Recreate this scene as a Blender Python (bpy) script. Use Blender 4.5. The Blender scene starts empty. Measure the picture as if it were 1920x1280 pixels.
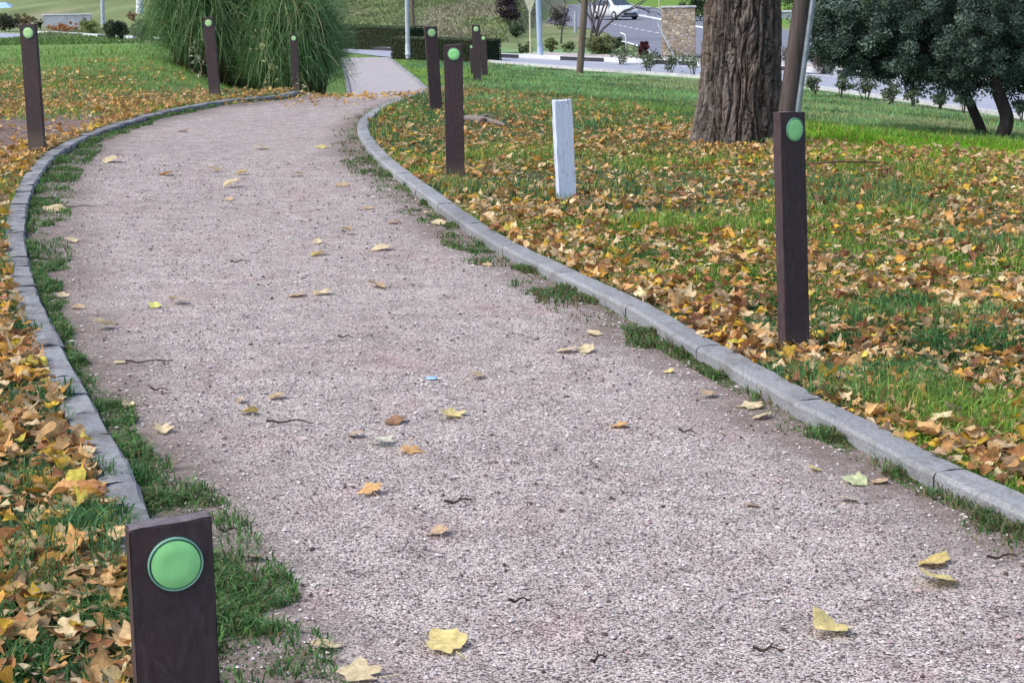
import bpy, bmesh, math, random
import numpy as np
from mathutils import Vector, Matrix

SC = bpy.context.scene
COL = SC.collection
R = math.radians
rng = np.random.default_rng(7)
random.seed(7)

# ------------------------------------------------------------------ camera
FPX = 3400.0                      # focal length in pixels of the 1920 px wide photograph
CAMH = 1.6
PITCH = math.atan(697.0 / FPX)
ROLL = R(1.0)
CAM = np.array([0.0, 0.0, CAMH])
_F = np.array([0, math.cos(PITCH), -math.sin(PITCH)])
_R0 = np.array([1.0, 0, 0]); _U0 = np.array([0, math.sin(PITCH), math.cos(PITCH)])
_R = _R0 * math.cos(ROLL) - _U0 * math.sin(ROLL)
_U = _U0 * math.cos(ROLL) + _R0 * math.sin(ROLL)
cd = bpy.data.cameras.new('camera'); cam = bpy.data.objects.new('camera', cd); COL.objects.link(cam)
cd.sensor_width = 36; cd.lens = FPX / 1920 * 36; cd.clip_start = 0.05; cd.clip_end = 2000
m = Matrix(((_R[0], _U[0], -_F[0], 0), (_R[1], _U[1], -_F[1], 0), (_R[2], _U[2], -_F[2], CAMH), (0, 0, 0, 1)))
cam.matrix_world = m
SC.camera = cam

# ------------------------------------------------------------------ light
SUN_EL, SUN_AZ = R(52), R(250)    # soft overcast light from the left and a little behind
w = bpy.data.worlds.new('World'); SC.world = w; w.use_nodes = True
nt = w.node_tree; nt.nodes.clear()
sky = nt.nodes.new('ShaderNodeTexSky'); sky.sky_type = 'NISHITA'; sky.sun_disc = False
sky.sun_elevation = SUN_EL; sky.sun_rotation = SUN_AZ; sky.dust_density = 3.0; sky.air_density = 1.0; sky.ozone_density = 1.5
bg = nt.nodes.new('ShaderNodeBackground'); bg.inputs[1].default_value = 0.15
wo = nt.nodes.new('ShaderNodeOutputWorld')
nt.links.new(sky.outputs[0], bg.inputs[0]); nt.links.new(bg.outputs[0], wo.inputs[0])
sd = bpy.data.lights.new('sun', 'SUN'); sd.energy = 1.5; sd.angle = R(35); sd.color = (1.0, 0.93, 0.84)
so = bpy.data.objects.new('sun', sd); COL.objects.link(so)
sdir = Vector((math.sin(SUN_AZ) * math.cos(SUN_EL), math.cos(SUN_AZ) * math.cos(SUN_EL), math.sin(SUN_EL)))
so.rotation_euler = sdir.to_track_quat('Z', 'Y').to_euler()
SC.view_settings.view_transform = 'Standard'; SC.view_settings.look = 'None'
SC.view_settings.exposure = 0.70; SC.view_settings.gamma = 1.0

# ------------------------------------------------------------------ small maths
def ss(a, b, x):
    t = np.clip((np.asarray(x, float) - a) / (b - a), 0, 1)
    return t * t * (3 - 2 * t)
_lat = rng.random((4, 256, 256))
def vnoise(x, y, s=1.0, k=0):
    x = np.asarray(x, float) * s + 37.3 * k; y = np.asarray(y, float) * s + 11.7 * k
    xi = np.floor(x).astype(int); yi = np.floor(y).astype(int); fx = x - xi; fy = y - yi
    fx = fx * fx * (3 - 2 * fx); fy = fy * fy * (3 - 2 * fy); L = _lat[k % 4]
    a = L[xi % 256, yi % 256]; b = L[(xi + 1) % 256, yi % 256]; c = L[xi % 256, (yi + 1) % 256]; d = L[(xi + 1) % 256, (yi + 1) % 256]
    return (a * (1 - fx) + b * fx) * (1 - fy) + (c * (1 - fx) + d * fx) * fy
def fbm(x, y, s=1.0, k=0):
    return (vnoise(x, y, s, k) + .5 * vnoise(x, y, s * 2.1, k + 1) + .25 * vnoise(x, y, s * 4.3, k + 2)) / 1.75

# ------------------------------------------------------------------ terrain
EX = [-60, -30, -15, -4.6, 0, 2.5, 8.6, 11.6, 14, 20, 30, 60]
ED = [150, 112, 95, 80, 71.5, 65.5, 54, 42, 34, 20, 4, -30]
def terrain(X, Y):
    X = np.asarray(X, float); Y = np.asarray(Y, float)
    De = np.interp(X / np.maximum(Y, 6), [-.4, -.16, -.06, 0, .038, .159, .283, .41, .95, 3], [120, 95, 78, 71.5, 65.5, 54, 41.5, 34, 21, 8])
    # right lawn
    wr = ss(0.5, 5, X)
    D0 = np.minimum(18 - 3.8 * wr, De * .5)
    t = np.clip((Y - D0) / np.maximum(De - D0, 1), 0, 1)
    gA = np.interp(t, [0, .12, .27, .47, .65, .9, 1], [0, .03, .19, .46, .70, .97, 1])
    gB = np.interp(t, [0, .06, .94, 1], [0, .04, .98, 1])
    zr = -2 * (gA * (1 - wr) + gB * wr)
    zm = np.interp(Y, [0, 18, 21, 24, 28, 34, 40, 50, 58], [0, 0, -.01, -.06, -.27, -.70, -1.22, -1.88, -2.0])
    zl = np.interp(Y, [0, 9, 15, 20, 24, 38, 44, 52, 62], [0, .0, .08, .07, .0, 0, -.05, -1.0, -2.0])
    wl = ss(-4.3, -7.5, X)
    wm = ss(-.6, -1.9, X)
    z = zr * (1 - wm) + zm * wm
    wl2 = np.where(Y < 26, ss(-2.0, -4.0, X), wl)
    z = z * (1 - wl2) + zl * wl2
    # far hill
    Dh = np.interp(X, [-60, -25, -12, 0, 2, 6, 12, 60], [150, 134, 100, 88, 116, 180, 205, 225])
    hh = np.maximum(Y - Dh, 0)
    z = z + np.where(hh > 0, .075 * hh * ss(0, 14, hh) * (1 + .0 * hh), 0)
    z = z + .35 * (fbm(X, Y, .08, 1) - .5) * ss(3, 25, hh)
    return z
def ray(x, y):
    d = _F * FPX + _R * (x - 960) - _U * (y - 640)
    return d / d[1]                      # parametrised by Y
def hit(x, y, dz=0.0):
    d = ray(x, y)
    lo = 1.0; Y = 1.0; step = .05
    while Y < 600:
        p = CAM + d * Y
        if p[2] < float(terrain(p[0], p[1])) + dz: break
        lo = Y; Y += max(step, Y * .004)
    hi = Y
    for _ in range(25):
        mid = (lo + hi) / 2; p = CAM + d * mid
        if p[2] < float(terrain(p[0], p[1])) + dz: hi = mid
        else: lo = mid
    p = CAM + d * hi
    return p
def at(x, y, Y): return CAM + ray(x, y) * Y

def smooth_curve(P, n=12):
    P = np.array(P, float); out = []
    Q = np.vstack([2 * P[0] - P[1], P, 2 * P[-1] - P[-2]])
    for i in range(1, len(Q) - 2):
        for k in range(n):
            t = k / n; a, b, c, d = Q[i - 1], Q[i], Q[i + 1], Q[i + 2]
            out.append(.5 * ((2 * b) + (-a + c) * t + (2 * a - 5 * b + 4 * c - d) * t * t + (-a + 3 * b - 3 * c + d) * t ** 3))
    out.append(P[-1]); return np.array(out)

KL_img = [(248, 978), (208, 869), (158, 778), (98, 664), (75, 607), (50, 550), (34, 490), (28, 430), (38, 370), (62, 322), (90, 290), (130, 265), (200, 236), (300, 208), (400, 189), (460, 182), (520, 177)]
KR_img = [(1920, 941), (1768, 874), (1619, 797), (1512, 746), (1406, 688), (1300, 632), (1198, 572), (1074, 514), (950, 455), (870, 405), (800, 355), (744, 314), (709, 283), (684, 250), (682, 230), (697, 212), (725, 196), (765, 181), (798, 171)]
KL = [hit(x, y, .06)[:2] for x, y in KL_img]; KR = [hit(x, y, .06)[:2] for x, y in KR_img]
def pre(K, y0):
    a, b = np.array(K[0]), np.array(K[1]); s = (a - b) / (a[1] - b[1])
    return [a + s * (y - a[1]) for y in np.linspace(y0, a[1] - .45, 18)]
KL = pre(KL, -4) + KL + [(-3.0, 26.5), (-3.2, 31), (-3.55, 38), (-4.2, 48), (-5.25, 60), (-6.55, 73), (-7.4, 80)]
KR = pre(KR, -4) + KR + [(-.95, 27), (-.95, 33), (-1.2, 40), (-1.9, 50), (-2.9, 60), (-4.2, 71), (-5.0, 77.5)]
KLc = smooth_curve(KL); KRc = smooth_curve(KR)
def mono(K):
    out = [K[0]]
    for p in K[1:]:
        if p[1] > out[-1][1] + 1e-3: out.append(p)
    return np.array(out)
KLm, KRm = mono(KLc), mono(KRc)
def xl(Y): return np.interp(Y, KLm[:, 1], KLm[:, 0])
def xr(Y): return np.interp(Y, KRm[:, 1], KRm[:, 0])

# ------------------------------------------------------------------ mesh helpers
class Acc:
    def __init__(s): s.v = []; s.c = []; s.f = {}; s.n = 0; s.m = {}
    def add(s, v, f, col=(1, 1, 1), mi=0):
        v = np.asarray(v, float).reshape(-1, 3); s.v.append(v)
        c = np.asarray(col, float)
        if c.ndim == 1: c = np.tile(c, (len(v), 1))
        s.c.append(c)
        if not isinstance(f, list) or (len(f) and np.ndim(f[0]) == 1 and len(set(map(len, f))) == 1): f = [np.asarray(f)]
        elif len(f) and np.ndim(f[0]) == 1:
            g = {}
            for q in f: g.setdefault(len(q), []).append(q)
            f = [np.array(q) for q in g.values()]
        for a in f:
            if len(a) == 0: continue
            s.f.setdefault((a.shape[1], mi), []).append(a + s.n)
        s.n += len(v)
    def mesh(s, name, mats, smooth=False):
        me = bpy.data.meshes.new(name)
        V = np.vstack(s.v); C = np.vstack(s.c)
        loops = []; starts = []; mi = []; cur = 0
        for (k, m_), L in s.f.items():
            A = np.vstack(L); loops.append(A.ravel()); starts.append(cur + np.arange(len(A)) * k); cur += A.size; mi.append(np.full(len(A), m_))
        loops = np.concatenate(loops); starts = np.concatenate(starts); mi = np.concatenate(mi)
        me.vertices.add(len(V)); me.vertices.foreach_set('co', V.astype(np.float32).ravel())
        me.loops.add(len(loops)); me.loops.foreach_set('vertex_index', loops.astype(np.int32))
        me.polygons.add(len(starts)); me.polygons.foreach_set('loop_start', starts.astype(np.int32))
        me.polygons.foreach_set('material_index', mi.astype(np.int32))
        me.polygons.foreach_set('use_smooth', np.full(len(starts), bool(smooth)))
        me.update(calc_edges=True)
        ca = me.color_attributes.new('col', 'FLOAT_COLOR', 'POINT')
        ca.data.foreach_set('color', np.hstack([C, np.ones((len(C), 1))]).astype(np.float32).ravel())
        for m_ in (mats if isinstance(mats, (list, tuple)) else [mats]): me.materials.append(m_)
        me.validate(); return me
    def build(s, name, mats, parent=None, smooth=False, loc=None):
        o = bpy.data.objects.new(name, None if False else s.mesh(name, mats, smooth)); COL.objects.link(o)
        if parent is not None: o.parent = parent
        if loc is not None: o.location = loc
        return o
def tag(o, label=None, cat=None, group=None, kind=None):
    if label: o['label'] = label
    if cat: o['category'] = cat
    if group: o['group'] = group
    if kind: o['kind'] = kind
    return o
def empty(name, loc, label=None, cat=None, group=None):
    o = bpy.data.objects.new(name, None); COL.objects.link(o); o.location = loc; o.empty_display_size = .1
    return tag(o, label, cat, group)
def struct(o): o['kind'] = 'structure'; return o
def tube(a, pts, rad, n=8, col=(1, 1, 1), cap=True, mi=0):
    P = np.array(pts, float); r = np.broadcast_to(np.asarray(rad, float), (len(P),))
    T = np.gradient(P, axis=0); T /= np.linalg.norm(T, axis=1)[:, None] + 1e-9
    ref = np.array([0, 0, 1.]) if abs(T[0][2]) < .8 else np.array([1., 0, 0])
    A = np.cross(T, ref); A /= np.linalg.norm(A, axis=1)[:, None] + 1e-9; B = np.cross(T, A)
    th = np.arange(n) * 2 * math.pi / n
    V = P[:, None] + r[:, None, None] * (A[:, None] * np.cos(th)[None, :, None] + B[:, None] * np.sin(th)[None, :, None])
    i = np.arange(len(P) - 1)[:, None] * n; j = np.arange(n)[None]; k = (j + 1) % n
    Q = np.stack([i + j, i + k, i + n + k, i + n + j], -1).reshape(-1, 4)
    c = np.asarray(col, float)
    if c.ndim == 2: c = np.repeat(c, n, 0)
    a.add(V.reshape(-1, 3), Q, c, mi)
    if cap:
        cc = c if c.ndim == 1 else c[:n]
        a.add(V[0], np.arange(n)[None], cc, mi); a.add(V[-1], np.arange(n)[None][:, ::-1], cc if c.ndim == 1 else c[-n:], mi)
def bevel_box(name, sx, sy, sz, mat, bev=.004, parent=None, center=(0, 0, 0), seg=2, cuts=0, rough=0):
    bm = bmesh.new(); bmesh.ops.create_cube(bm, size=1)
    for v in bm.verts: v.co = Vector((v.co.x * sx + center[0], v.co.y * sy + center[1], v.co.z * sz + center[2]))
    bmesh.ops.bevel(bm, geom=list(bm.edges), offset=bev, segments=seg, affect='EDGES')
    if cuts: bmesh.ops.subdivide_edges(bm, edges=list(bm.edges), cuts=cuts, use_grid_fill=True)
    if rough:
        for v in bm.verts: v.co += Vector([random.uniform(-rough, rough) for _ in range(3)])
    me = bpy.data.meshes.new(name); bm.to_mesh(me); bm.free(); me.materials.append(mat)
    o = bpy.data.objects.new(name, me); COL.objects.link(o)
    if parent is not None: o.parent = parent
    return o
def lathe(a, prof, n=32, origin=(0, 0, 0), axis='z', col=(1, 1, 1), mi=0):
    th = np.arange(n) * 2 * math.pi / n; P = np.array(prof, float)
    V = np.zeros((len(P), n, 3))
    V[..., 0] = P[:, :1] * np.cos(th); V[..., 1] = P[:, :1] * np.sin(th); V[..., 2] = P[:, 1:]
    if axis == '-y': V = np.stack([V[..., 0], -V[..., 2], V[..., 1]], -1)
    V = V + np.array(origin)
    i = np.arange(len(P) - 1)[:, None] * n; j = np.arange(n)[None]; k = (j + 1) % n
    a.add(V.reshape(-1, 3), np.stack([i + j, i + k, i + n + k, i + n + j], -1).reshape(-1, 4), col, mi)
def boxm(a, c, s, rz=0, col=(1, 1, 1), mi=0):
    c = np.array(c, float); h = np.array(s, float) / 2
    V = np.array([[x, y, z] for x in (-1, 1) for y in (-1, 1) for z in (-1, 1)], float) * h
    cs, sn = math.cos(rz), math.sin(rz)
    V = np.stack([V[:, 0] * cs - V[:, 1] * sn, V[:, 0] * sn + V[:, 1] * cs, V[:, 2]], 1) + c
    a.add(V, np.array([[0, 1, 3, 2], [4, 6, 7, 5], [0, 4, 5, 1], [2, 3, 7, 6], [0, 2, 6, 4], [1, 5, 7, 3]]), col, mi)

def leafquads(C3, size, cols, flat=0.0, asp=.55):
    n = len(C3); A = rng.normal(size=(n, 3)); A[:, 2] *= (1 - flat); A /= np.linalg.norm(A, axis=1)[:, None]; Bv = rng.normal(size=(n, 3)); Bv -= A * (A * Bv).sum(1)[:, None]; Bv /= np.linalg.norm(Bv, axis=1)[:, None]
    s = size[:, None]; nrm = np.cross(A, Bv)
    V = np.stack([C3 - A * s * .5, C3 + Bv * s * asp * .5 + nrm * s * .12, C3 + A * s * .5, C3 - Bv * s * asp * .5 + nrm * s * .12], 1)
    return V.reshape(-1, 3), np.arange(n * 4).reshape(n, 4), np.repeat(cols, 4, 0)
# ------------------------------------------------------------------ materials
def newmat(name, rough=.8, spec=.3):
    mt = bpy.data.materials.new(name); mt.use_nodes = True; b = mt.node_tree.nodes['Principled BSDF']
    b.inputs['Roughness'].default_value = rough; b.inputs['Specular IOR Level'].default_value = spec
    return mt, mt.node_tree, b
def N(t, typ, **kw):
    n = t.nodes.new(typ)
    for k, v in kw.items():
        if k in n.inputs: n.inputs[k].default_value = v
        else: setattr(n, k, v)
    return n
def coords(t, sc=(1, 1, 1), kind='Object'):
    tc = N(t, 'ShaderNodeTexCoord'); mp = N(t, 'ShaderNodeMapping'); mp.inputs['Scale'].default_value = sc
    t.links.new(tc.outputs[kind], mp.inputs[0]); return mp.outputs[0]
def ramp(t, fac, stops, interp='LINEAR'):
    r = N(t, 'ShaderNodeValToRGB'); r.color_ramp.interpolation = interp
    e = r.color_ramp.elements
    while len(e) < len(stops): e.new(.5)
    for q, (p, c) in zip(e, stops): q.position = p; q.color = (c[0], c[1], c[2], 1) if hasattr(c, '__len__') else (c, c, c, 1)
    t.links.new(fac, r.inputs[0]); return r.outputs[0]
def mixc(t, fac, a, b, mode='MIX'):
    n = N(t, 'ShaderNodeMix', data_type='RGBA', blend_type=mode)
    for s_, v in ((n.inputs[0], fac), (n.inputs[6], a), (n.inputs[7], b)):
        if hasattr(v, 'is_output'): t.links.new(v, s_)
        elif hasattr(v, '__len__'): s_.default_value = (v[0], v[1], v[2], 1)
        else: s_.default_value = v
    return n.outputs[2]
def noise(t, vec, s, detail=4, rough=.6, dist=0):
    n = N(t, 'ShaderNodeTexNoise', Scale=s, Detail=detail, Roughness=rough, Distortion=dist); t.links.new(vec, n.inputs['Vector']); return n.outputs[0]
def bump(t, b, h, strength=.4, dist=.01):
    n = N(t, 'ShaderNodeBump', Strength=strength, Distance=dist); t.links.new(h, n.inputs['Height']); t.links.new(n.outputs[0], b.inputs['Normal'])
def attr(t, name='col'):
    n = N(t, 'ShaderNodeVertexColor', layer_name=name); return n.outputs[0]
def mat_noise(name, c1, c2, s=20, rough=.85, bmp=.3, bd=.003, spec=.3, sc=(1, 1, 1), detail=5, lo=.35, hi=.65, metal=0):
    mt, t, b = newmat(name, rough, spec); v = coords(t, sc); n = noise(t, v, s, detail)
    t.links.new(ramp(t, n, [(lo, c1), (hi, c2)]), b.inputs['Base Color']); b.inputs['Metallic'].default_value = metal
    if bmp: bump(t, b, n, bmp, bd)
    return mt
def mat_attr(name, rough=.7, spec=.25, s=30, var=.35, trans=0.0, bmp=.0, sheen=0):
    """colour from the mesh's own colour attribute, broken up by fine noise; thin leaves let some light through"""
    mt, t, b = newmat(name, rough, spec); v = coords(t); n = noise(t, v, s, 3)
    c = mixc(t, 1.0, attr(t), ramp(t, n, [(.3, 1 - var), (.7, 1 + var)]), 'MULTIPLY')
    t.links.new(c, b.inputs['Base Color'])
    if bmp: bump(t, b, n, bmp, .004)
    if trans:
        tr = N(t, 'ShaderNodeBsdfTranslucent'); t.links.new(c, tr.inputs[0]); mx = N(t, 'ShaderNodeMixShader'); mx.inputs[0].default_value = trans
        out = [q for q in t.nodes if q.type == 'OUTPUT_MATERIAL'][0]
        t.links.new(b.outputs[0], mx.inputs[1]); t.links.new(tr.outputs[0], mx.inputs[2]); t.links.new(mx.outputs[0], out.inputs[0])
    return mt
M = {}
M['leaf'] = mat_attr('dry_leaf', .65, .3, 60, .30, .25, .3)
M['grass'] = mat_attr('grass_blade', .6, .25, 25, .25, .3)
M['foliage'] = mat_attr('foliage', .55, .3, 14, .25, .15)
M['bark_attr'] = mat_attr('twig_bark', .9, .1, 40, .3)
M['soil'] = mat_attr('soil_and_turf', .95, .1, 14, .5, 0, .5)

def mat_path():
    mt, t, b = newmat('gravel', .9, .2); v = coords(t)
    vo = N(t, 'ShaderNodeTexVoronoi', Scale=190.0); vo.feature = 'F1'; t.links.new(v, vo.inputs['Vector'])
    sep = N(t, 'ShaderNodeSeparateColor'); t.links.new(vo.outputs['Color'], sep.inputs[0])
    g = ramp(t, sep.outputs[0], [(0, (.055, .043, .042)), (.22, (.14, .115, .110)), (.44, (.335, .295, .280)), (.8, (.49, .44, .415)), (1, (.66, .61, .575))])
    big = noise(t, v, .9, 4, .6); mid = noise(t, v, 6, 5, .7)
    big2 = noise(t, coords(t, (1.3, .8, 1)), 2.3, 4, .65)
    pink = mixc(t, ramp(t, big, [(.54, 0), (.70, .5)]), g, mixc(t, .6, g, (.31, .21, .20), 'MIX'))
    pink = mixc(t, ramp(t, big2, [(.54, 0), (.68, .45)]), pink, mixc(t, 1.0, pink, (1.0, .80, .84), 'MULTIPLY'))
    dark = mixc(t, 1.0, pink, ramp(t, mid, [(.3, .72), (.6, 1.12)]), 'MULTIPLY')
    dark = mixc(t, ramp(t, noise(t, coords(t, (1, .45, 1)), 1.1, 3, .5, .4), [(.52, 0), (.70, .35)]), dark, mixc(t, 1.0, dark, (.66, .62, .62), 'MULTIPLY'))
    # soil trodden in along the edges and over the crest (real dirt, stored per vertex)
    soil = mixc(t, mixc(t, 1.0, attr(t), ramp(t, noise(t, v, 9, 5, .7), [(.3, .3), (.65, 1.5)]), 'MULTIPLY'), dark, mixc(t, ramp(t, sep.outputs[1], [(.3, .15), (.9, .75)]), (.12, .095, .085), (.28, .23, .205)))
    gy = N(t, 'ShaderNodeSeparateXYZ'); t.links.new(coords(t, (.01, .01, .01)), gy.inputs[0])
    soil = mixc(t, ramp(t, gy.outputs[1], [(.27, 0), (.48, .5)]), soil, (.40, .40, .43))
    t.links.new(soil, b.inputs['Base Color'])
    h = mixc(t, .5, vo.outputs['Distance'], noise(t, v, 60, 3))
    bump(t, b, vo.outputs['Distance'], .5, -.005)
    return mt
M['path'] = mat_path()

def mat_kerb(name, blotch):
    mt, t, b = newmat(name, .85, .25); v = coords(t)
    n1 = noise(t, v, 90, 5, .7); n2 = noise(t, v, 7, 5, .65, .4)
    c = ramp(t, n1, [(.3, (.16, .17, .185)), (.7, (.36, .37, .39))])
    c = mixc(t, ramp(t, n2, [(.52 - .1 * blotch, 0), (.68, .45 + .35 * blotch)]), c, (.12, .105, .098))
    c = mixc(t, 1.0, c, ramp(t, noise(t, v, 1.7, 2), [(.3, .85), (.7, 1.15)]), 'MULTIPLY')
    n4 = noise(t, v, 22, 6, .75, .6); c = mixc(t, ramp(t, n4, [(.58, 0), (.70, .7)]), c, (.115, .12, .085))
    c = mixc(t, 1.0, c, attr(t), 'MULTIPLY')
    t.links.new(c, b.inputs['Base Color']); bump(t, b, mixc(t, .5, n1, n4), .8, .008); return mt
M['kerb_l'] = mat_kerb('kerb_worn', 1); M['kerb_r'] = mat_kerb('kerb_concrete', 0)

def mat_post():
    mt, t, b = newmat('brown_recycled_board', .62, .35); v = coords(t)
    n = noise(t, coords(t, (1, 1, .35)), 60, 6, .7); n2 = noise(t, v, 7, 4, .6, .5); n3 = noise(t, v, 260, 2, .6)
    c = ramp(t, n, [(.3, (.034, .023, .026)), (.7, (.080, .056, .062))])
    c = mixc(t, ramp(t, n2, [(.5, 0), (.75, .7)]), c, (.095, .038, .040))
    c = mixc(t, ramp(t, noise(t, coords(t, (1, 1, .2)), 28, 6, .75, 1.0), [(.56, 0), (.70, .55)]), c, (.13, .105, .11))
    xz = N(t, 'ShaderNodeSeparateXYZ'); t.links.new(coords(t), xz.inputs[0]); c = mixc(t, mixc(t, 1.0, ramp(t, xz.outputs[2], [(0, .8), (.10, 0)]), ramp(t, n3, [(.4, .3), (.6, 1)]), 'MULTIPLY'), c, (.16, .125, .10))
    c = mixc(t, ramp(t, n3, [(.66, 0), (.74, .6)]), c, (.20, .18, .18))
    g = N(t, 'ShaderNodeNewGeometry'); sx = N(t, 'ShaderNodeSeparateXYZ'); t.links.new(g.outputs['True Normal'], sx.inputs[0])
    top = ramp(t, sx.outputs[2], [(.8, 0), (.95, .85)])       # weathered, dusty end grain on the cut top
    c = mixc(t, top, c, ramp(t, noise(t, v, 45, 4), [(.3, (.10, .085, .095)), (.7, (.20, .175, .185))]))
    t.links.new(c, b.inputs['Base Color']); bump(t, b, n, .35, .002); return mt
M['post'] = mat_post()
def flat(name, c, rough=.5, spec=.5, metal=0):
    return mat_noise(name, tuple(.9 * q for q in c), tuple(min(1, 1.08 * q) for q in c), 18, rough, .08, .002, spec, metal=metal)
M['disc'] = flat('green_reflector', (.36, .85, .33), .7, .2)
M['rim'] = flat('teal_rim', (.20, .42, .33), .45, .4)
M['groove'] = flat('dark_groove', (.02, .05, .04), .5, .3)

# ------------------------------------------------------------------ ground sheet
def lawncol(X, Y):
    X = np.asarray(X, float); Y = np.asarray(Y, float)
    n = fbm(X, Y, .9, 0); n2 = fbm(X, Y, .25, 2)
    def c(*q): return np.array(q)[None]
    base = c(.145, .245, .045) * (.75 + .5 * n)[:, None]
    blue = c(.075, .165, .070)
    w_ = ss(.5, .62, n2)[:, None]; base = base * (1 - w_) + blue * w_
    # bright turf band on the right
    b = ss(14.8, 15.8, Y + .5 * n) * ss(21, 18, Y) * ss(1.8, 3.0, X)
    base = base * (1 - b)[:, None] + c(.20, .40, .022) * b[:, None]
    f = ss(20, 25, Y)[:, None] * ss(-2, 0, X)[:, None]
    base = base * (1 - f) + (c(.125, .215, .095) * (.45 + 1.1 * ss(.3, .7, fbm(X, Y, 1.3, 1)))[:, None]) * f
    pale = (ss(.5, .62, fbm(X, Y, .33, 3)) * ss(22, 27, Y) * ss(2, 5, X))[:, None]
    base = base * (1 - .55 * pale) + c(.27, .25, .16) * .55 * pale
    tl = (ss(27, 31, Y) * ss(-2, -6, X))[:, None]
    base = base * (1 - tl) + (c(.12, .21, .055) * (.6 + .8 * fbm(X, Y, 1.2, 1))[:, None]) * tl
    teal = (np.exp(-((Y - 24.6) / 2.2) ** 2) * ss(-2.5, -4, X))[:, None]
    base = base * (1 - .8 * teal) + c(.085, .185, .105) * .8 * teal
    return base
def ground_color(X, Y):
    X = X.ravel(); Y = Y.ravel()
    c = lawncol(X, Y)
    near = ss(38, 22, Y)[:, None]
    soil = np.array([[.060, .046, .030]])
    c = c * (1 - .72 * near) + soil * .72 * near
    # bare earth patch left of the path and under the near trees
    d = (ss(1.5, .75, np.hypot((X + 5.15) / .95, (Y - 18.6) / 2.7)))[:, None]
    c = c * (1 - d) + np.array([[.17, .125, .115]]) * d
    # far hillside
    h = ss(80, 90, Y)[:, None]
    hill = np.array([[.18, .225, .10]]) * (.6 + .8 * fbm(X, Y, .5, 0))[:, None]
    tan = ss(.50, .62, fbm(X, Y * .6, .16, 3))[:, None]
    hill = hill * (1 - .7 * tan) + np.array([[.30, .265, .20]]) * .7 * tan
    dk = ss(.60, .70, fbm(X, Y * .5, 1.1, 2))[:, None]; hill = hill * (1 - .45 * dk) + np.array([[.09, .12, .06]]) * .45 * dk
    fl = (ss(-10, -14, X) * ss(118, 108, Y))[:, None]; hill = hill * (1 - fl) + np.array([[.13, .22, .06]]) * fl
    gr = (ss(6, 12, X) * ss(95, 120, Y))[:, None]; hill = hill * (1 - gr) + np.array([[.14, .25, .05]]) * gr
    c = c * (1 - h) + hill * h
    return c
rows = np.concatenate([np.arange(-4, 30, .25), np.arange(30, 60, .5), np.arange(60, 130, 1.0), np.arange(130, 230, 4), np.geomspace(232, 900, 14)])
offs = np.concatenate([[0, .12, .3, .6], np.arange(1, 8, .5), np.arange(8, 20, 1.), np.arange(20, 60, 2.5), np.geomspace(62, 500, 10)])
gx = []
for y in rows:
    L, Rr = xl(y), xr(y)
    gx.append(np.concatenate([L - offs[::-1], np.linspace(L + .001, Rr - .001, 6), Rr + offs]))
GX = np.array(gx); GY = np.repeat(rows[:, None], GX.shape[1], 1); GZ = terrain(GX, GY)
k0 = len(offs); on = ss(85, 60, GY)
GZ[:, k0:k0 + 6] -= .12 * on[:, k0:k0 + 6]
lift = np.ones_like(GZ); lift[:, k0:k0 + 6] = 0
def lawn_lift(X, Y):
    dk = np.minimum(np.abs(X - xl(Y)), np.abs(X - xr(Y)))
    return .034 * np.exp(-(dk / .35) ** 2) * ss(45, 35, Y) + .018 * (fbm(X, Y, 1.3, 1) - .5) * ss(.1, .5, dk) * ss(60, 40, Y) - .012 * ss(.2, .6, dk) * ss(40, 25, Y)
GZ += lawn_lift(GX, GY) * lift
a = Acc(); nr, nc = GX.shape
i = np.arange(nr - 1)[:, None] * nc; j = np.arange(nc - 1)[None]
a.add(np.stack([GX, GY, GZ], -1).reshape(-1, 3), np.stack([i + j, i + j + 1, i + nc + j + 1, i + nc + j], -1).reshape(-1, 4), ground_color(GX, GY))
struct(a.build('ground', M['soil'], smooth=True))
def lawn_z(X, Y):
    inside = (X > xl(Y)) & (X < xr(Y)) & (Y < 79)
    return terrain(X, Y) + np.where(inside, 0, lawn_lift(X, Y))

# ------------------------------------------------------------------ path and its kerbs
a = Acc(); ys = np.concatenate([np.arange(-4, 30, .12), np.arange(30, 79.2, .4)]); u = np.linspace(0, 1, 25)
PX = xl(ys)[:, None] * (1 - u) + xr(ys)[:, None] * u; PY = np.repeat(ys[:, None], len(u), 1)
PZ = terrain(PX, PY) + .008 * (fbm(PX, PY, 2.2, 2) - .5) + .002
dL = PX - xl(ys)[:, None]; dR = xr(ys)[:, None] - PX
s_ = np.maximum(ss(.62, .12, dL + .35 * (fbm(PX, PY, 1.6, 1) - .5)), ss(.5, .08, dR + .35 * (fbm(PX, PY, 1.9, 0) - .5)))
s_ = np.maximum(s_, .25 * ss(26, 24, PY) * ss(22.5, 24, PY)) * ss(60, 30, PY)
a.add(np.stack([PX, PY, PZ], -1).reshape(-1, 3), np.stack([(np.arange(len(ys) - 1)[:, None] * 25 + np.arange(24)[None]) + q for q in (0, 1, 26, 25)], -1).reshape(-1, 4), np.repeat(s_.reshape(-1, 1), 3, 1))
struct(a.build('gravel_path', M['path'], smooth=True))

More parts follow.
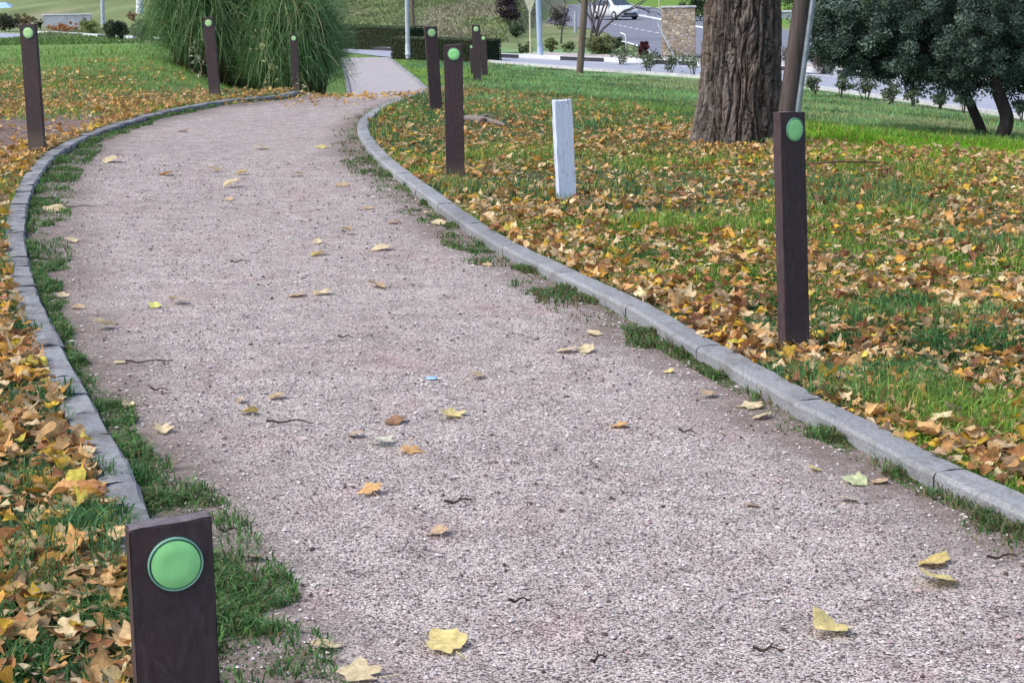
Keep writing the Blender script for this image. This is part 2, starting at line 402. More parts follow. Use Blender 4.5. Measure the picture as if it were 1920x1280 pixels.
def kerb(name, K, mat, w=.125, top=.062, block=1.0, y1=78, wob=.003):
    seg = np.linalg.norm(np.diff(K, axis=0), axis=1); L = np.concatenate([[0], np.cumsum(seg)])
    a = Acc(); s = 0; tot = L[-1]
    def P(q): return np.array([np.interp(q, L, K[:, 0]), np.interp(q, L, K[:, 1])])
    prof = [(-.5, -.15), (-.5, top - .014), (-.41, top), (0, top + .002), (.41, top), (.5, top - .014), (.5, -.15)]
    while s < tot - .1:
        e = min(s + block, tot); n = max(2, int((e - s) / .1)); V = []; tint = random.uniform(.86, 1.1); dz = random.uniform(-1, 1) * wob; off = random.uniform(-.6, .6) * wob
        qs = np.linspace(s + .0025, e - .0025, n)
        for qi, q in enumerate(qs):
            p = P(q); d = P(min(q + .05, tot)) - P(max(q - .05, 0)); d /= np.linalg.norm(d) + 1e-9; nn = np.array([d[1], -d[0]])
            for (o, z) in prof:
                X = p + nn * (o * w + off + random.uniform(-wob, wob))
                V.append([X[0], X[1], float(terrain(p[0], p[1])) + z + dz + (random.uniform(-wob, wob) if z > 0 else 0)])
        k = len(prof); f = [[r * k + c, r * k + c + 1, (r + 1) * k + c + 1, (r + 1) * k + c] for r in range(n - 1) for c in range(k - 1)]
        a.add(V, np.array(f), (tint,) * 3); a.add(np.array(V[:k]), np.arange(k)[None], (.3,) * 3); a.add(np.array(V[-k:]), np.arange(k)[None], (.3,) * 3)
        s = e
    return struct(a.build(name, mat, smooth=False))
kerb('kerb_left', KLc, M['kerb_l'], .125, .048, .33, wob=.0045)
kerb('kerb_right', KRc, M['kerb_r'], .12, .06, 1.0, wob=.0025)

# ------------------------------------------------------------------ roads beyond the lawn (on the flat two metres down)
ROADZ = -2.0
def flatpt(x, y, z=ROADZ):
    d = ray(x, y); return CAM + d * ((z - CAMH) / d[2])
M['asphalt'] = mat_noise('asphalt', (.27, .29, .36), (.36, .385, .46), 3, .8, .1, .01, lo=.3, hi=.7)
M['asphalt2'] = mat_noise('asphalt_far', (.15, .155, .20), (.22, .23, .28), 2, .8, .1, .01, lo=.3, hi=.7)
M['paint'] = mat_noise('road_paint', (.62, .64, .68), (.78, .80, .84), 6, .7, .0)
M['stonekerb'] = mat_noise('pale_kerb', (.42, .42, .43), (.6, .6, .62), 6, .8, .1)
M['blackpaint'] = mat_noise('black_kerb_paint', (.025, .025, .035), (.06, .06, .075), 8, .6, .05)
M['pave'] = mat_noise('pavement', (.36, .33, .31), (.50, .46, .44), 4, .9, .1)
def sheet(name, pts, dz, mat):
    a = Acc(); V = [[p[0], p[1], ROADZ + dz] for p in pts]; a.add(V, np.arange(len(V))[None]); o = a.build(name, mat); return struct(o)
nearE = [(-60, 150), (-30, 112), (-15, 95), (-7.6, 84), (-5.0, 78.4), (-1.5, 74), (2.5, 66.3), (6, 60.5), (8.8, 54.5), (11.8, 43), (14.2, 35), (20.2, 21), (30.5, 5)]
farE = [(37, 12), (26.5, 27), (21, 38), (17.2, 47), (14.5, 52), (10.4, 61.5), (6.9, 67.2), (3.5, 71.5), (-.3, 76.3), (-5, 84), (-10, 91), (-26, 113), (-57, 153)]
def ribbon(name, A, B, dz, mat):
    A = smooth_curve(A, 6); B = smooth_curve(B[::-1], 6); n = 90
    def rs(K):
        L = np.concatenate([[0], np.cumsum(np.linalg.norm(np.diff(K, axis=0), axis=1))]); q = np.linspace(0, L[-1], n)
        return np.stack([np.interp(q, L, K[:, 0]), np.interp(q, L, K[:, 1])], 1)
    A = rs(A); B = rs(B); V = [[p[0], p[1], ROADZ + dz] for p in A] + [[p[0], p[1], ROADZ + dz] for p in B]
    a = Acc(); a.add(V, np.array([[i, i + n, i + n + 1, i + 1] for i in range(n - 1)])); struct(a.build(name, mat))
ribbon('road', nearE, farE, .02, M['asphalt'])
def line_mesh(name, pts, w, dz, mat, dash=None, h=0.0, kindmats=None):
    K = smooth_curve(pts, 8); L = np.concatenate([[0], np.cumsum(np.linalg.norm(np.diff(K, axis=0), axis=1))]); tot = L[-1]; a = Acc()
    def P(q): return np.array([np.interp(q, L, K[:, 0]), np.interp(q, L, K[:, 1])])
    s = 0; on_, off_ = dash if dash else (1.5, 0); idx = 0
    while s < tot:
        e = min(s + on_, tot); p, q = P(s), P(e); d = q - p
        if np.linalg.norm(d) < 1e-3: break
        d /= np.linalg.norm(d); nn = np.array([-d[1], d[0]]) * w / 2
        z = ROADZ + dz
        mi = 0 if not kindmats else (idx % 2)
        V = [[*(p - nn), z], [*(q - nn), z], [*(q + nn), z], [*(p + nn), z]]
        a.add(V, [[0, 1, 2, 3]], mi=0)
        if h:
            V2 = V + [[v[0], v[1], z - h] for v in V]
            if mi: a.add(V2, np.array([[0, 4, 5, 1], [1, 5, 6, 2], [2, 6, 7, 3], [3, 7, 4, 0]]), mi=1)
            else: a.add(V2, np.array([[0, 4, 5, 1], [1, 5, 6, 2], [2, 6, 7, 3], [3, 7, 4, 0]]), mi=0)
        s = e + off_; idx += 1
    return struct(a.build(name, mat if not kindmats else kindmats))
line_mesh('far_road_kerb', [(26.3, 27.5), (21, 38.3), (17.2, 47.2), (14.5, 52.3), (10.4, 61.8), (6.9, 67.5), (3.5, 71.8), (-.3, 76.6), (-4.6, 83.6), (-10, 91.4), (-26, 113.4)], .3, .17, None, dash=(2.6, .0), h=.16, kindmats=[M['paint'], M['blackpaint']])
line_mesh('near_road_kerb', [(20.1, 21.2), (14.1, 35.2), (11.7, 43.2), (8.7, 54.7), (5.9, 60.7), (2.4, 66.5), (-1.0, 73.2)], .16, .10, M['stonekerb'], dash=(1.0, .0), h=.12)
line_mesh('road_edge_line', [(24.8, 27.2), (19.8, 37.6), (16.2, 46.2), (13.6, 51.2), (9.8, 60.8), (6.5, 66.4), (3.1, 70.8)], .14, .028, M['paint'])
# pavement behind the striped kerb
ribbon('pavement', [(26.8, 27.6), (21.4, 38.6), (17.6, 47.6), (14.9, 52.6), (10.8, 62.1), (7.2, 67.8), (3.8, 72.1), (0, 76.9)], [(1.5, 79), (5.2, 74.2), (8.8, 69.8), (12.6, 63.8), (16.8, 54.2), (19.6, 49), (23.2, 40), (28.6, 29)], .10, M['pave'])
# second road, climbing away to the right with lane markings
B1 = [flatpt(x, y)[:2] for x, y in [(960, 20), (1030, 44), (1120, 58), (1168, 80), (1205, 92), (1225, 104), (1245, 118), (1320, 122), (1480, 126), (1700, 134)]]
B2 = [flatpt(x, y)[:2] for x, y in [(1760, 100), (1500, 62), (1330, 35), (1270, 23), (1220, 16), (1165, 9), (1080, 0), (940, -14)]]
ribbon('far_road', B1, B2, .03, M['asphalt2'])
def img_line(name, pix, w, dash=None, dz=.04): line_mesh(name, [flatpt(x, y)[:2] for x, y in pix], w, dz, M['paint'], dash)
img_line('lane_marking_dashed', [(1142, 45), (1180, 53), (1215, 60), (1245, 65), (1300, 74), (1330, 78)], .16, (1.3, 1.0))
img_line('lane_marking_broad', [(1186, 29), (1205, 31), (1240, 38), (1265, 43), (1300, 50), (1335, 56), (1420, 72)], .55)
img_line('lane_marking_thin', [(1165, 24), (1190, 27), (1215, 29)], .2)
img_line('far_lane_line', [(1000, 8), (1060, 10), (1130, 20)], .3, (1.6, 1.0))
img_line('road_edge_line_far', [(1166, 79), (1185, 84), (1204, 91), (1214, 99), (1218, 107)], .22)
img_line('far_kerb_line', [(1165, 8.5), (1220, 15), (1270, 22), (1330, 34), (1420, 48)], .25, None, .06)

# ------------------------------------------------------------------ marker posts
def disc_meshes():
    a = Acc(); r = .0485
    lathe(a, [(r, 0), (r, .006), (r - .0014, .0075), (r - .003, .0070), (r - .0034, .003)], 40, axis='-y'); rim = a.mesh('rim', M['rim'], True)
    a = Acc(); lathe(a, [(r - .0034, .003), (r - .0054, .003)], 40, axis='-y'); gro = a.mesh('groove', M['groove'], True)
    a = Acc(); lathe(a, [(r - .0054, .002), (r - .0054, .0062), (r - .0062, .0070), (.02, .0071), (.0004, .0071)], 40, axis='-y'); di = a.mesh('disc', M['disc'], True)
    di2 = di.copy(); di2.name = 'pale_disc'; di2.materials.clear(); di2.materials.append(flat('pale_green_reflector', (.46, .74, .34), .6, .25))  # paler, yellower disc colour, used on the posts farther away
    return rim, gro, di, di2
RIM, GRO, DI, DI2 = disc_meshes()
PW, PT = .146, .048
def post(base, top, a_deg, label, length=1.0, tilt=0, Y=None, sink=.35):
    rb, rt = ray(*base), ray(*top)
    if Y is None: Y = length / ((rt[2] - rb[2]))
    B = CAM + rb * Y; T = CAM + rt * Y
    zd = Vector(T - B); Lh = zd.length; zd.normalize()
    wd = Vector((math.cos(R(a_deg)), math.sin(R(a_deg)), 0)); yd = zd.cross(wd).normalized(); wd = yd.cross(zd).normalized()
    root = empty('marker_post', (0, 0, 0), label, 'post', 'brown marker posts with green discs along the path')
    mw = Matrix(((wd.x, yd.x, zd.x, B[0]), (wd.y, yd.y, zd.y, B[1]), (wd.z, yd.z, zd.z, B[2]), (0, 0, 0, 1)))
    root.matrix_world = mw
    bo = bevel_box('board', PW, PT, Lh + sink, M['post'], .0025, root, (0, PT / 2, (Lh - sink) / 2), cuts=7, rough=.0004)
    dx_ = random.uniform(-.006, .006); ph_ = random.uniform(0, 6)
    for v in bo.data.vertices:
        co = v.co
        edge = (abs(co.x) > PW / 2 - .012) + (co.z > Lh - .012) + (abs(co.y - PT / 2) > PT / 2 - .006)
        if edge >= 2: co.x -= math.copysign(random.random() ** 3 * .0035, co.x); co.z -= (co.z > Lh - .02) * random.random() ** 2 * .004
        co.z += dx_ * co.x / PW * 2 * (co.z > Lh - .02) + .0008 * math.sin(co.x * 60 + ph_)
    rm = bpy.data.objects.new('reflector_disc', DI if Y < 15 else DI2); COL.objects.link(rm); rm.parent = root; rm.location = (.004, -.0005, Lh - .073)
    q = bpy.data.objects.new('rim', RIM); COL.objects.link(q); q.parent = rm
    q = bpy.data.objects.new('groove', GRO); COL.objects.link(q); q.parent = rm
    return root, B
POSTS = [
    ((372, 2000), (320.5, 981), 21, 'nearest brown post at the lower left, largest green disc, its base out of frame', .9, 3.02),
    ((1497, 655), (1487, 210), 38, 'brown post standing alone among leaves right of the path, turned to show its left side', 1, None),
    ((854, 324), (849.5, 84), 4, 'brown post right of the kerb bend, the nearer of the paired posts', 1, None),
    ((819, 211), (808, 50), 14, 'brown post beside the kerb bend, behind and left of the nearer paired post', 1, None),
    ((67, 263), (51, 46), -8, 'brown post left of the path beside the bare earth patch, leaning slightly left', 1, None),
    ((402, 176), (389.5, 33), -6, 'brown post leaning left in front of the left half of the pampas grass', 1, None),
    ((555, 164), (550, 65), 0, 'small brown post in front of the right half of the pampas grass', 1, None),
    ((895, 153), (892, 47), 0, 'distant brown post right of the pair, the taller one in front of the clipped hedge', 1, None),
    ((909, 147), (906, 66), 0, 'far brown post half hidden behind the taller distant post, near the hedge end', 1, None),
    ((887, 141), (883.5, 84), 0, 'far brown post, only its left edge peeking out behind the taller distant post', 1, None),
    ((792, 118), (789, 72), 0, 'farthest brown post, mostly hidden left of the post by the kerb bend', 1, None),
]
post_B = []
for b_, t_, ang, lab, ln, Y in POSTS:
    root, B = post(b_, t_, ang, lab, ln, 0, Y); post_B.append(B)
    print('post', B.round(2), 'terrain', round(float(terrain(B[0], B[1])), 2))

# white square stake
B = hit(1062, 370); T = at(1055, 188, B[1])
M['whitewash'] = mat_noise('flaking_whitewash', (.26, .26, .28), (.58, .66, .82), 26, .8, .3, .003, sc=(1, 1, .6), lo=.28, hi=.44)
bm = bmesh.new(); bmesh.ops.create_cube(bm, size=1)
hh_ = T[2] - B[2]
for v in bm.verts: v.co = Vector((v.co.x * .125, v.co.y * .09, v.co.z * (hh_ + .3) + (hh_ - .3) / 2))
bmesh.ops.subdivide_edges(bm, edges=list(bm.edges), cuts=10, use_grid_fill=True)
for v in bm.verts:
    e = (abs(v.co.x) > .06) + (abs(v.co.y) > .043) + (v.co.z > hh_ - .01)
    k = .0007 + .003 * (e > 1)
    v.co += Vector((random.uniform(-k, k), random.uniform(-k, k), random.uniform(-k, k) * 1.5))
me = bpy.data.meshes.new('white_stake'); bm.to_mesh(me); bm.free(); me.materials.append(M['whitewash'])
o = bpy.data.objects.new('white_stake', me); COL.objects.link(o); o.location = B; o.rotation_euler = (0, R(-2.2), R(12))
tag(o, 'short square white painted stake with a chipped top standing on the leafy lawn', 'stake')
STAKE = B

# ------------------------------------------------------------------ grass blades
def blades(X, Y, H, W, C, lean=.5, zf=lawn_z, seg=2):
    n = len(X); Z = zf(X, Y) - .004; th = rng.random(n) * 2 * math.pi; ld = rng.random(n) * 2 * math.pi; le = H * lean * rng.random(n) * 1.3
    wx, wy = np.cos(th) * W / 2, np.sin(th) * W / 2; lx, ly = np.cos(ld) * le, np.sin(ld) * le
    if seg == 1:
        V = np.stack([np.stack([X - wx, Y - wy, Z], 1), np.stack([X + wx, Y + wy, Z], 1), np.stack([X + lx, Y + ly, Z + H], 1)], 1)
        F = np.arange(n)[:, None] * 3 + np.array([[0, 1, 2]]); k = 3; f = [F]
    else:
        V = np.stack([np.stack([X - wx, Y - wy, Z], 1), np.stack([X + wx, Y + wy, Z], 1), np.stack([X + wx * .8 + lx * .35, Y + wy * .8 + ly * .35, Z + H * .6], 1), np.stack([X - wx * .8 + lx * .35, Y - wy * .8 + ly * .35, Z + H * .6], 1), np.stack([X + lx, Y + ly, Z + H * (1 - .25 * lean)], 1)], 1)
        b0 = np.arange(n)[:, None] * 5; f = [b0 + np.array([[0, 1, 2, 3]]), b0 + np.array([[3, 2, 4]])]; k = 5
    return V.reshape(-1, 3), f, np.repeat(C, k, 0)
def sample(n, d0, d1, side):
    Y = d0 * (d1 / d0) ** rng.random(n)
    L = xl(Y) - .05; Rr = xr(Y) + .05
    half = .30 * Y + 1.2
    if side == 'L': lo, hi = np.minimum(-half, L - .8), L
    else: lo, hi = Rr, np.maximum(half, Rr + .8)
    X = lo + (hi - lo) * rng.random(n)
    keep = rng.random(n) < (hi - lo) / (.62 * Y + 2.0)
    return X[keep], Y[keep]
def offroad(X, Y, mrg=.3): return Y < np.interp(X, EX, ED) - mrg
def bare(X, Y): return ss(1.25, .85, np.hypot((X + 5.15) / .95, (Y - 18.6) / 2.7))
def gcol(X, Y, n):
    c = lawncol(X, Y) * (.75 + .9 * rng.random(n))[:, None]
    y_ = (rng.random(n) < .10 + .22 * ss(9, 13, Y) * ss(22, 16, Y))[:, None]; c = np.where(y_, np.array([[.34, .30, .07]]) * (.6 + .8 * rng.random(n))[:, None], c)
    return np.clip(c * np.array([[1.05, 1.12, 1.0]]), 0, 1)
def trunk_free(X, Y): return np.hypot(X - TREE[0], Y - TREE[1]) > .33
def by_posts(X, Y):
    d = np.full(np.shape(X), 9.0)
    for B_ in post_B + [STAKE]: d = np.minimum(d, np.hypot(X - B_[0], (Y - B_[1] + .18) / 1.6))
    return d
TREE = hit(1378, 268); TREE[1] += .1
a = Acc()
for side, n in (('L', 300000), ('R', 560000)):
    X, Y = sample(n, 2.6, 30, side)
    den = ss(.34, .62, .6 * fbm(X, Y, 1.7, 3) + .4 * fbm(X, Y, 4.5, 2)) * .85 + .15
    green = ss(15, 17, Y) * ss(2, 3.2, X)
    den = np.maximum(den, green) * (1 - bare(X, Y)) 
    if side == 'L': den = np.maximum(den * .85, ss(27, 30, Y))
    k = (rng.random(len(X)) < den) & offroad(X, Y) & trunk_free(X, Y) & (rng.random(len(X)) < .25 + ss(.1, .3, by_posts(X, Y))); X, Y = X[k], Y[k]; n_ = len(X)
    H = (.020 + .046 * rng.random(n_) * (.5 + fbm(X, Y, 2.3, 0))) * (1 + .2 * (rng.random(n_) < .05))
    tf = ss(.56, .70, fbm(X, Y, 1.1, 1)); H = H * (1 + 1.3 * tf)
    a.add(*blades(X, Y, H, .0035 * (1 + Y / 9), gcol(X, Y, n_), .9))
for (x, y, rr, hh, nn_) in [(1690, 575, .17, .13, 500), (1780, 655, .16, .12, 500), (1440, 575, .14, .11, 350), (1420, 520, .16, .06, 350), (1100, 690, .1, .08, 0), (1690, 700, .15, .11, 350), (1800, 770, .14, .10, 350), (1880, 640, .16, .11, 350), (1070, 400, .16, .09, 300), (1250, 480, .2, .07, 350), (20, 640, .14, .08, 250), (180, 1010, .14, .10, 500), (120, 1000, .12, .09, 400), (230, 905, .1, .08, 300), (110, 760, .12, .09, 350), (215, 1180, .14, .1, 500), (60, 1150, .12, .1, 400), (20, 1260, .12, .1, 400), (1000, 375, .2, .08, 300), (790, 290, .2, .08, 300), (900, 390, .2, .07, 300), (1560, 640, .14, .09, 300)]:
    if not nn_: continue
    P = hit(x, y); th = rng.random(nn_) * 6.28; q = rr * rng.random(nn_) ** .7
    X, Y = P[0] + q * np.cos(th), P[1] + q * np.sin(th) * 1.2
    a.add(*blades(X, Y, hh * (.4 + .6 * rng.random(nn_)), .0045 * (1 + Y / 14), np.array([[.060, .155, .045]]) * (.6 + .9 * rng.random(nn_))[:, None], 1.2))
for side, n in (('L', 60000), ('R', 230000)):
    X, Y = sample(n, 20, 90, side); k = offroad(X, Y); 
    if side == 'R': k &= Y < 80
    k &= ~((X > -11) & (X < -4) & (Y > 44)) | (rng.random(len(X)) < .5)
    X, Y = X[k], Y[k]; n_ = len(X)
    H = (.04 + .06 * rng.random(n_)) * (.7 + .6 * fbm(X, Y, .8, 0))
    a.add(*blades(X, Y, H, .006 * (1 + Y / 14), gcol(X, Y, n_), .8, seg=1))
n = 90000; X = rng.uniform(-30, 8, n); Y = rng.uniform(86, 128, n); k = (X < np.interp(Y, [86, 100, 120], [3.2, 3.0, 2.0])) & (terrain(X, Y) > -1.98) | ((X < -14) & (Y > 100)); X, Y = X[k], Y[k]; n_ = len(X)
cc = ground_color(X[:, None], Y[:, None]) * (.55 + .95 * rng.random(n_))[:, None]
a.add(*blades(X, Y, .07 + .10 * rng.random(n_) * (1 + 1.5 * (fbm(X, Y, .9, 1) > .6)), .06 + .06 * rng.random(n_), cc, 1.0, zf=terrain, seg=1))
tag(a.build('lawn_grass', M['grass']), 'short green grass growing through the fallen leaves on both sides of the path', 'grass', kind='stuff')
# tufts creeping in over the inner edge of the kerbs
def strip(side, n, d0, d1):
    Y = d0 * (d1 / d0) ** rng.random(n); q = rng.random(n) ** 1.4
    if side == 'L':
        wd = .08 + .22 * ss(.34, .6, fbm(Y * 0, Y, 1.4, 2)) * ss(24, 15, Y) + .03 * ss(6, 4.6, Y); X = xl(Y) + .055 + q * wd
        den = ss(.33, .64, fbm(X, Y, 4.8, 0)) * ss(27, 17, Y) * (1 - .3 * q) + .12
    else:
        wd = .08 + .22 * ss(.36, .62, fbm(Y * 0 + 9, Y, 1.7, 1)); X = xr(Y) - .055 - q * wd
        den = ss(.44, .70, fbm(X, Y, 4.0, 3)) * .8 * ss(19, 12, Y) + .06
    k = rng.random(n) < den; X, Y = X[k], Y[k]; n_ = len(X)
    H = .010 + .058 * rng.random(n_) * ss(.32, .66, fbm(X, Y, 5, 1))
    C = np.array([[.085, .185, .055]]) * (.6 + 1.0 * rng.random(n_))[:, None] * (1 + .5 * (fbm(X, Y, 1.3, 2) - .5))[:, None]
    b_ = (rng.random(n_) < (.2 if side == 'L' else .38))[:, None]; C = np.where(b_, np.array([[.20, .17, .09]]) * (.6 + .7 * rng.random(n_))[:, None], C)
    return blades(X, Y, H, .004 * (1 + Y / 12), C, 1.1, zf=lambda x, y: terrain(x, y) + .002)
a = Acc(); a.add(*strip('L', 80000, 3.6, 26)); a.add(*strip('R', 50000, 4.6, 22))
tag(a.build('verge_grass', M['grass']), 'tufts of dark green grass creeping over the gravel along the inner sides of both kerbs', 'grass', kind='stuff')

# ------------------------------------------------------------------ fallen leaves
def outline(kind, n=20):
    th = np.arange(n) * 2 * math.pi / n - math.pi / 2
    if kind == 0:      # palmate, five lobes and teeth
        r = .37 + .085 * np.cos(5 * (th - math.pi / 2)) + .03 * np.cos(11 * th + 1)
        r *= 1 + .10 * np.sin(th)
    elif kind == 1:    # broad poplar-like leaf with one tip
        r = .40 + .10 * np.cos(th - math.pi / 2) ** 8 * (np.sin(th) > 0) + .03 * np.cos(9 * th)
        r *= 1 - .15 * np.abs(np.sin(2 * th))
    else:              # long ovate
        r = .30 + .18 * np.abs(np.sin(th)) ** 2 + .02 * np.cos(7 * th)
    r[0] *= .72
    return np.stack([r * np.cos(th), r * np.sin(th)], 1)
PAL = np.array([[.54, .31, .13], [.60, .40, .19], [.62, .46, .27], [.66, .54, .36], [.40, .20, .085], [.27, .125, .065], [.60, .34, .07], [.66, .46, .06], [.58, .52, .10], [.70, .62, .40], [.34, .24, .15], [.46, .33, .23]])
PALW = np.array([.13, .14, .12, .09, .10, .08, .09, .06, .03, .05, .06, .05]); PALW = PALW / PALW.sum()
def leaf_geo(P, size, yaw, tilt, tdir, C, kind, curl=1.0):
    """P (n,3); returns verts, faces, cols for n leaves of one outline kind"""
    n = len(P); O = outline(kind); m_ = len(O)
    T = np.vstack([[[0, -.02]], O * .55, O, [[.012, -.34], [-.012, -.34], [.03, -.72], [.018, -.73]]])
    x = T[:, 0][None] * np.ones((n, 1)); y = T[:, 1][None] * np.ones((n, 1))
    x = x * (1 + .25 * (rng.random((n, 1)) - .5)); jit = 1 + .26 * (rng.random((n, len(T))) - .5); jit[:, -4:] = 1; x = x * jit; y = y * (1 + .10 * (rng.random((n, 1)) - .5)) * jit
    c1 = (rng.random((n, 1)) - .35) * 1.5 * curl; c2 = (rng.random((n, 1)) - .4) * 1.1 * curl; c3 = rng.random((n, 1)) * .55 * curl * (rng.random((n, 1)) < .6); ph = rng.random((n, 1)) * 6.28
    z = c1 * x * x * 1.4 + c2 * y * y * .9 + c3 * np.abs(x) + .05 * curl * np.sin(9 * x + ph) * np.cos(8 * y + ph * 2) + .14 * curl * (rng.random((n, 1))) * (x * x + y * y) * np.sin(3 * np.arctan2(y, x) + ph) * 2
    V = np.stack([x, y, z], -1) * size[:, None, None]
    cy, sy = np.cos(yaw)[:, None], np.sin(yaw)[:, None]
    V = np.stack([V[..., 0] * cy - V[..., 1] * sy, V[..., 0] * sy + V[..., 1] * cy, V[..., 2]], -1)
    # tilt about a horizontal axis
    ax = np.stack([np.cos(tdir), np.sin(tdir), 0 * tdir], 1)[:, None]; ct, st = np.cos(tilt)[:, None, None], np.sin(tilt)[:, None, None]
    V = V * ct + np.cross(np.broadcast_to(ax, V.shape), V) * st + ax * (V * ax).sum(-1, keepdims=True) * (1 - ct)
    V[..., 2] -= V[..., 2].min(1, keepdims=True) * .9
    V = V + P[:, None]
    nv = len(T); b0 = np.arange(n)[:, None, None] * nv; i_ = np.arange(m_); j_ = (i_ + 1) % m_
    tri = (b0 + np.stack([0 * i_, 1 + i_, 1 + j_], -1)[None]).reshape(-1, 3)
    quad = (b0 + np.stack([1 + i_, 1 + m_ + i_, 1 + m_ + j_, 1 + j_], -1)[None]).reshape(-1, 4)
    st_ = (b0 + np.array([[1 + 2 * m_, 2 + 2 * m_, 4 + 2 * m_, 3 + 2 * m_]])[None]).reshape(-1, 4)
    rr = np.hypot(T[:, 0], T[:, 1])
    shade = 1 + .22 * (rng.random((n, nv)) - .5) - .18 * (rr > .3)[None] * rng.random((n, 1))     # brown drying rims differ leaf by leaf
    Cc = np.clip(C[:, None] * shade[..., None], 0, 1)
    return V.reshape(-1, 3), [tri, np.vstack([quad, st_])], Cc.reshape(-1, 3)
def leaf_density(X, Y):
    lim = np.interp(X, [-2, -1, 0, 1.5, 2.6, 5], [34, 31, 27, 22.5, 17.2, 15.6])
    r = .97 * ss(1.0, -1.5, Y - lim + 3 * (fbm(X, Y, .7, 2) - .5)) * (X > -2)
    l = (X <= -2) * (1.0 * ss(29, 26.5, Y + 4 * (fbm(X, Y, .6, 1) - .5)) * (1 - .6 * np.exp(-((Y - 26.0) / 1.0) ** 2)) + .5 * ss(1.6, 1, np.abs(Y - 30)))
    l = l * (1 - .55 * np.exp(-((Y - 14) / 1.8) ** 2) * ss(-3, -4, X) * (X < -3))
    l = np.maximum(l, (X <= -2) * .34 * ss(43, 36, Y) * ss(.4, .6, fbm(X, Y, .9, 0)))
    d = np.where(X > -2, r, l)
    cl = ss(.34, .66, .6 * fbm(X, Y, 1.7, 2) + .4 * fbm(X, Y, 5, 1)) * .72 + .26
    return d * cl * (1 - .88 * bare(X, Y))
def cand(n, side):
    X, Y = sample(n, 2.8, 36, side)
    k = rng.random(len(X)) < leaf_density(X, Y) * np.clip(Y / 8, .62, 1.4)
    return X[k], Y[k]
XL, YL = cand(60000, 'L'); XQ, YQ = cand(130000, 'L'); kq = YQ > 14; XL = np.concatenate([XL, XQ[kq]]); YL = np.concatenate([YL, YQ[kq]]); XR_, YR_ = cand(60000, 'R'); XN, YN = cand(15000, 'L'); kn = (YN < 9) & (YN > 3.2); XL = np.concatenate([XL, XN[kn]]); YL = np.concatenate([YL, YN[kn]])
X = np.concatenate([XL, XR_]); Y = np.concatenate([YL, YR_]); k = trunk_free(X, Y) & (rng.random(len(X)) < .35 + ss(.1, .25, by_posts(X, Y))); X, Y = X[k], Y[k]
# extra heaps along the outer side of the right kerb, at post bases and around the trunk
def heap(n, cx, cy, sx, sy): return cx + sx * rng.normal(size=n), cy + sy * rng.normal(size=n)
ex = [heap(120, TREE[0] - .1, TREE[1] - .6, .5, .2), heap(26, post_B[1][0] + .12, post_B[1][1] - .25, .18, .16), heap(30, post_B[3][0], post_B[3][1], .3, .5)]
hy = rng.uniform(5, 11, 420); ex.append((xr(hy) + .08 + np.abs(rng.normal(size=420)) * .22, hy))
hy = rng.uniform(24.0, 29, 420); ex.append((xl(hy) - .6 + rng.random(420) * 3.2, hy))
hy = rng.uniform(22.2, 24.2, 90); ex.append((xl(hy) - .3 + rng.random(90) ** 2 * 2.2, hy))
X = np.concatenate([X] + [e[0] for e in ex]); Y = np.concatenate([Y] + [e[1] for e in ex])
n = len(X); print('litter leaves', n)
size = (.036 + .050 * rng.random(n)) * np.where(rng.random(n) < .12, 1.3, 1) * np.where((X < xl(Y)) & (Y < 8), 1.12, 1)
C = PAL[rng.choice(len(PAL), n, p=PALW)] * (.62 + .6 * rng.random(n))[:, None]
warm = ss(12, 20, Y)[:, None]; C = C * np.array([[1.04, .99, .88]])
C = C * (1 - .4 * warm) + np.array([[.52, .31, .10]]) * (.6 + .7 * rng.random(n))[:, None] * .4 * warm
Z = lawn_z(X, Y) + .008 + .028 * rng.random(n); tilt = np.abs(rng.normal(size=n)) * .42; yaw = rng.random(n) * 6.283; tdir = rng.random(n) * 6.283
kind = rng.choice(3, n, p=[.38, .36, .26])
# the ones that show largest (nearest in view) become objects of their own
px = 960 + FPX * X / np.maximum(Y, .1); py = -57 + FPX * (CAMH - Z) / np.maximum(Y, .1)
vis = (px > 10) & (px < 1910) & (py < 1270) & ~((px > 215) & (px < 425) & (py > 940))
rank = np.where(vis, size / np.maximum(Y, .5) * (1.0), 0); ind = np.argsort(-rank)[:215]; isind = np.zeros(n, bool); isind[ind] = True
a = Acc(); P3 = np.stack([X, Y, Z], 1)
for kd in range(3):
    q = (kind == kd) & ~isind
    a.add(*leaf_geo(P3[q], size[q], yaw[q], tilt[q], tdir[q], C[q], kd, 1.45))
tag(a.build('leaf_litter', M['leaf'], smooth=True), 'carpet of fallen tan, ochre and brown leaves over the lawns', 'leaf litter', kind='stuff')
# crumbled bits of leaf and straw between the leaves
bx, by = [], []
for sd_ in ('L', 'R'):
    q1, q2 = sample(130000, 2.8, 30, sd_); kk = (rng.random(len(q1)) < leaf_density(q1, q2) * .9) & trunk_free(q1, q2); bx.append(q1[kk]); by.append(q2[kk])
bx = np.concatenate(bx); by = np.concatenate(by); nb = len(bx); a = Acc()
cb = PAL[rng.choice(len(PAL), nb, p=PALW)] * (.6 + .5 * rng.random(nb))[:, None]
a.add(*leafquads(np.stack([bx, by, lawn_z(bx, by) + .01 + .03 * rng.random(nb)], 1), (.014 + .03 * rng.random(nb) ** 2) * (1 + by / 20), cb, .7, .5))
tag(a.build('leaf_crumbs', M['leaf']), 'crumbled leaf bits and straw mixed into the litter and grass', 'leaf litter', kind='stuff')
def cname(c):
    r, g, b = c
    if r > .6 and b > .28: return 'pale beige'
    if g > .38 and b < .14 and r > .45: return 'yellow'
    if r > .5 and g < .40 and b < .12: return 'orange'
    if r < .33: return 'dark brown'
    if g > .33: return 'tan'
    return 'rusty brown'
zoneg = {}
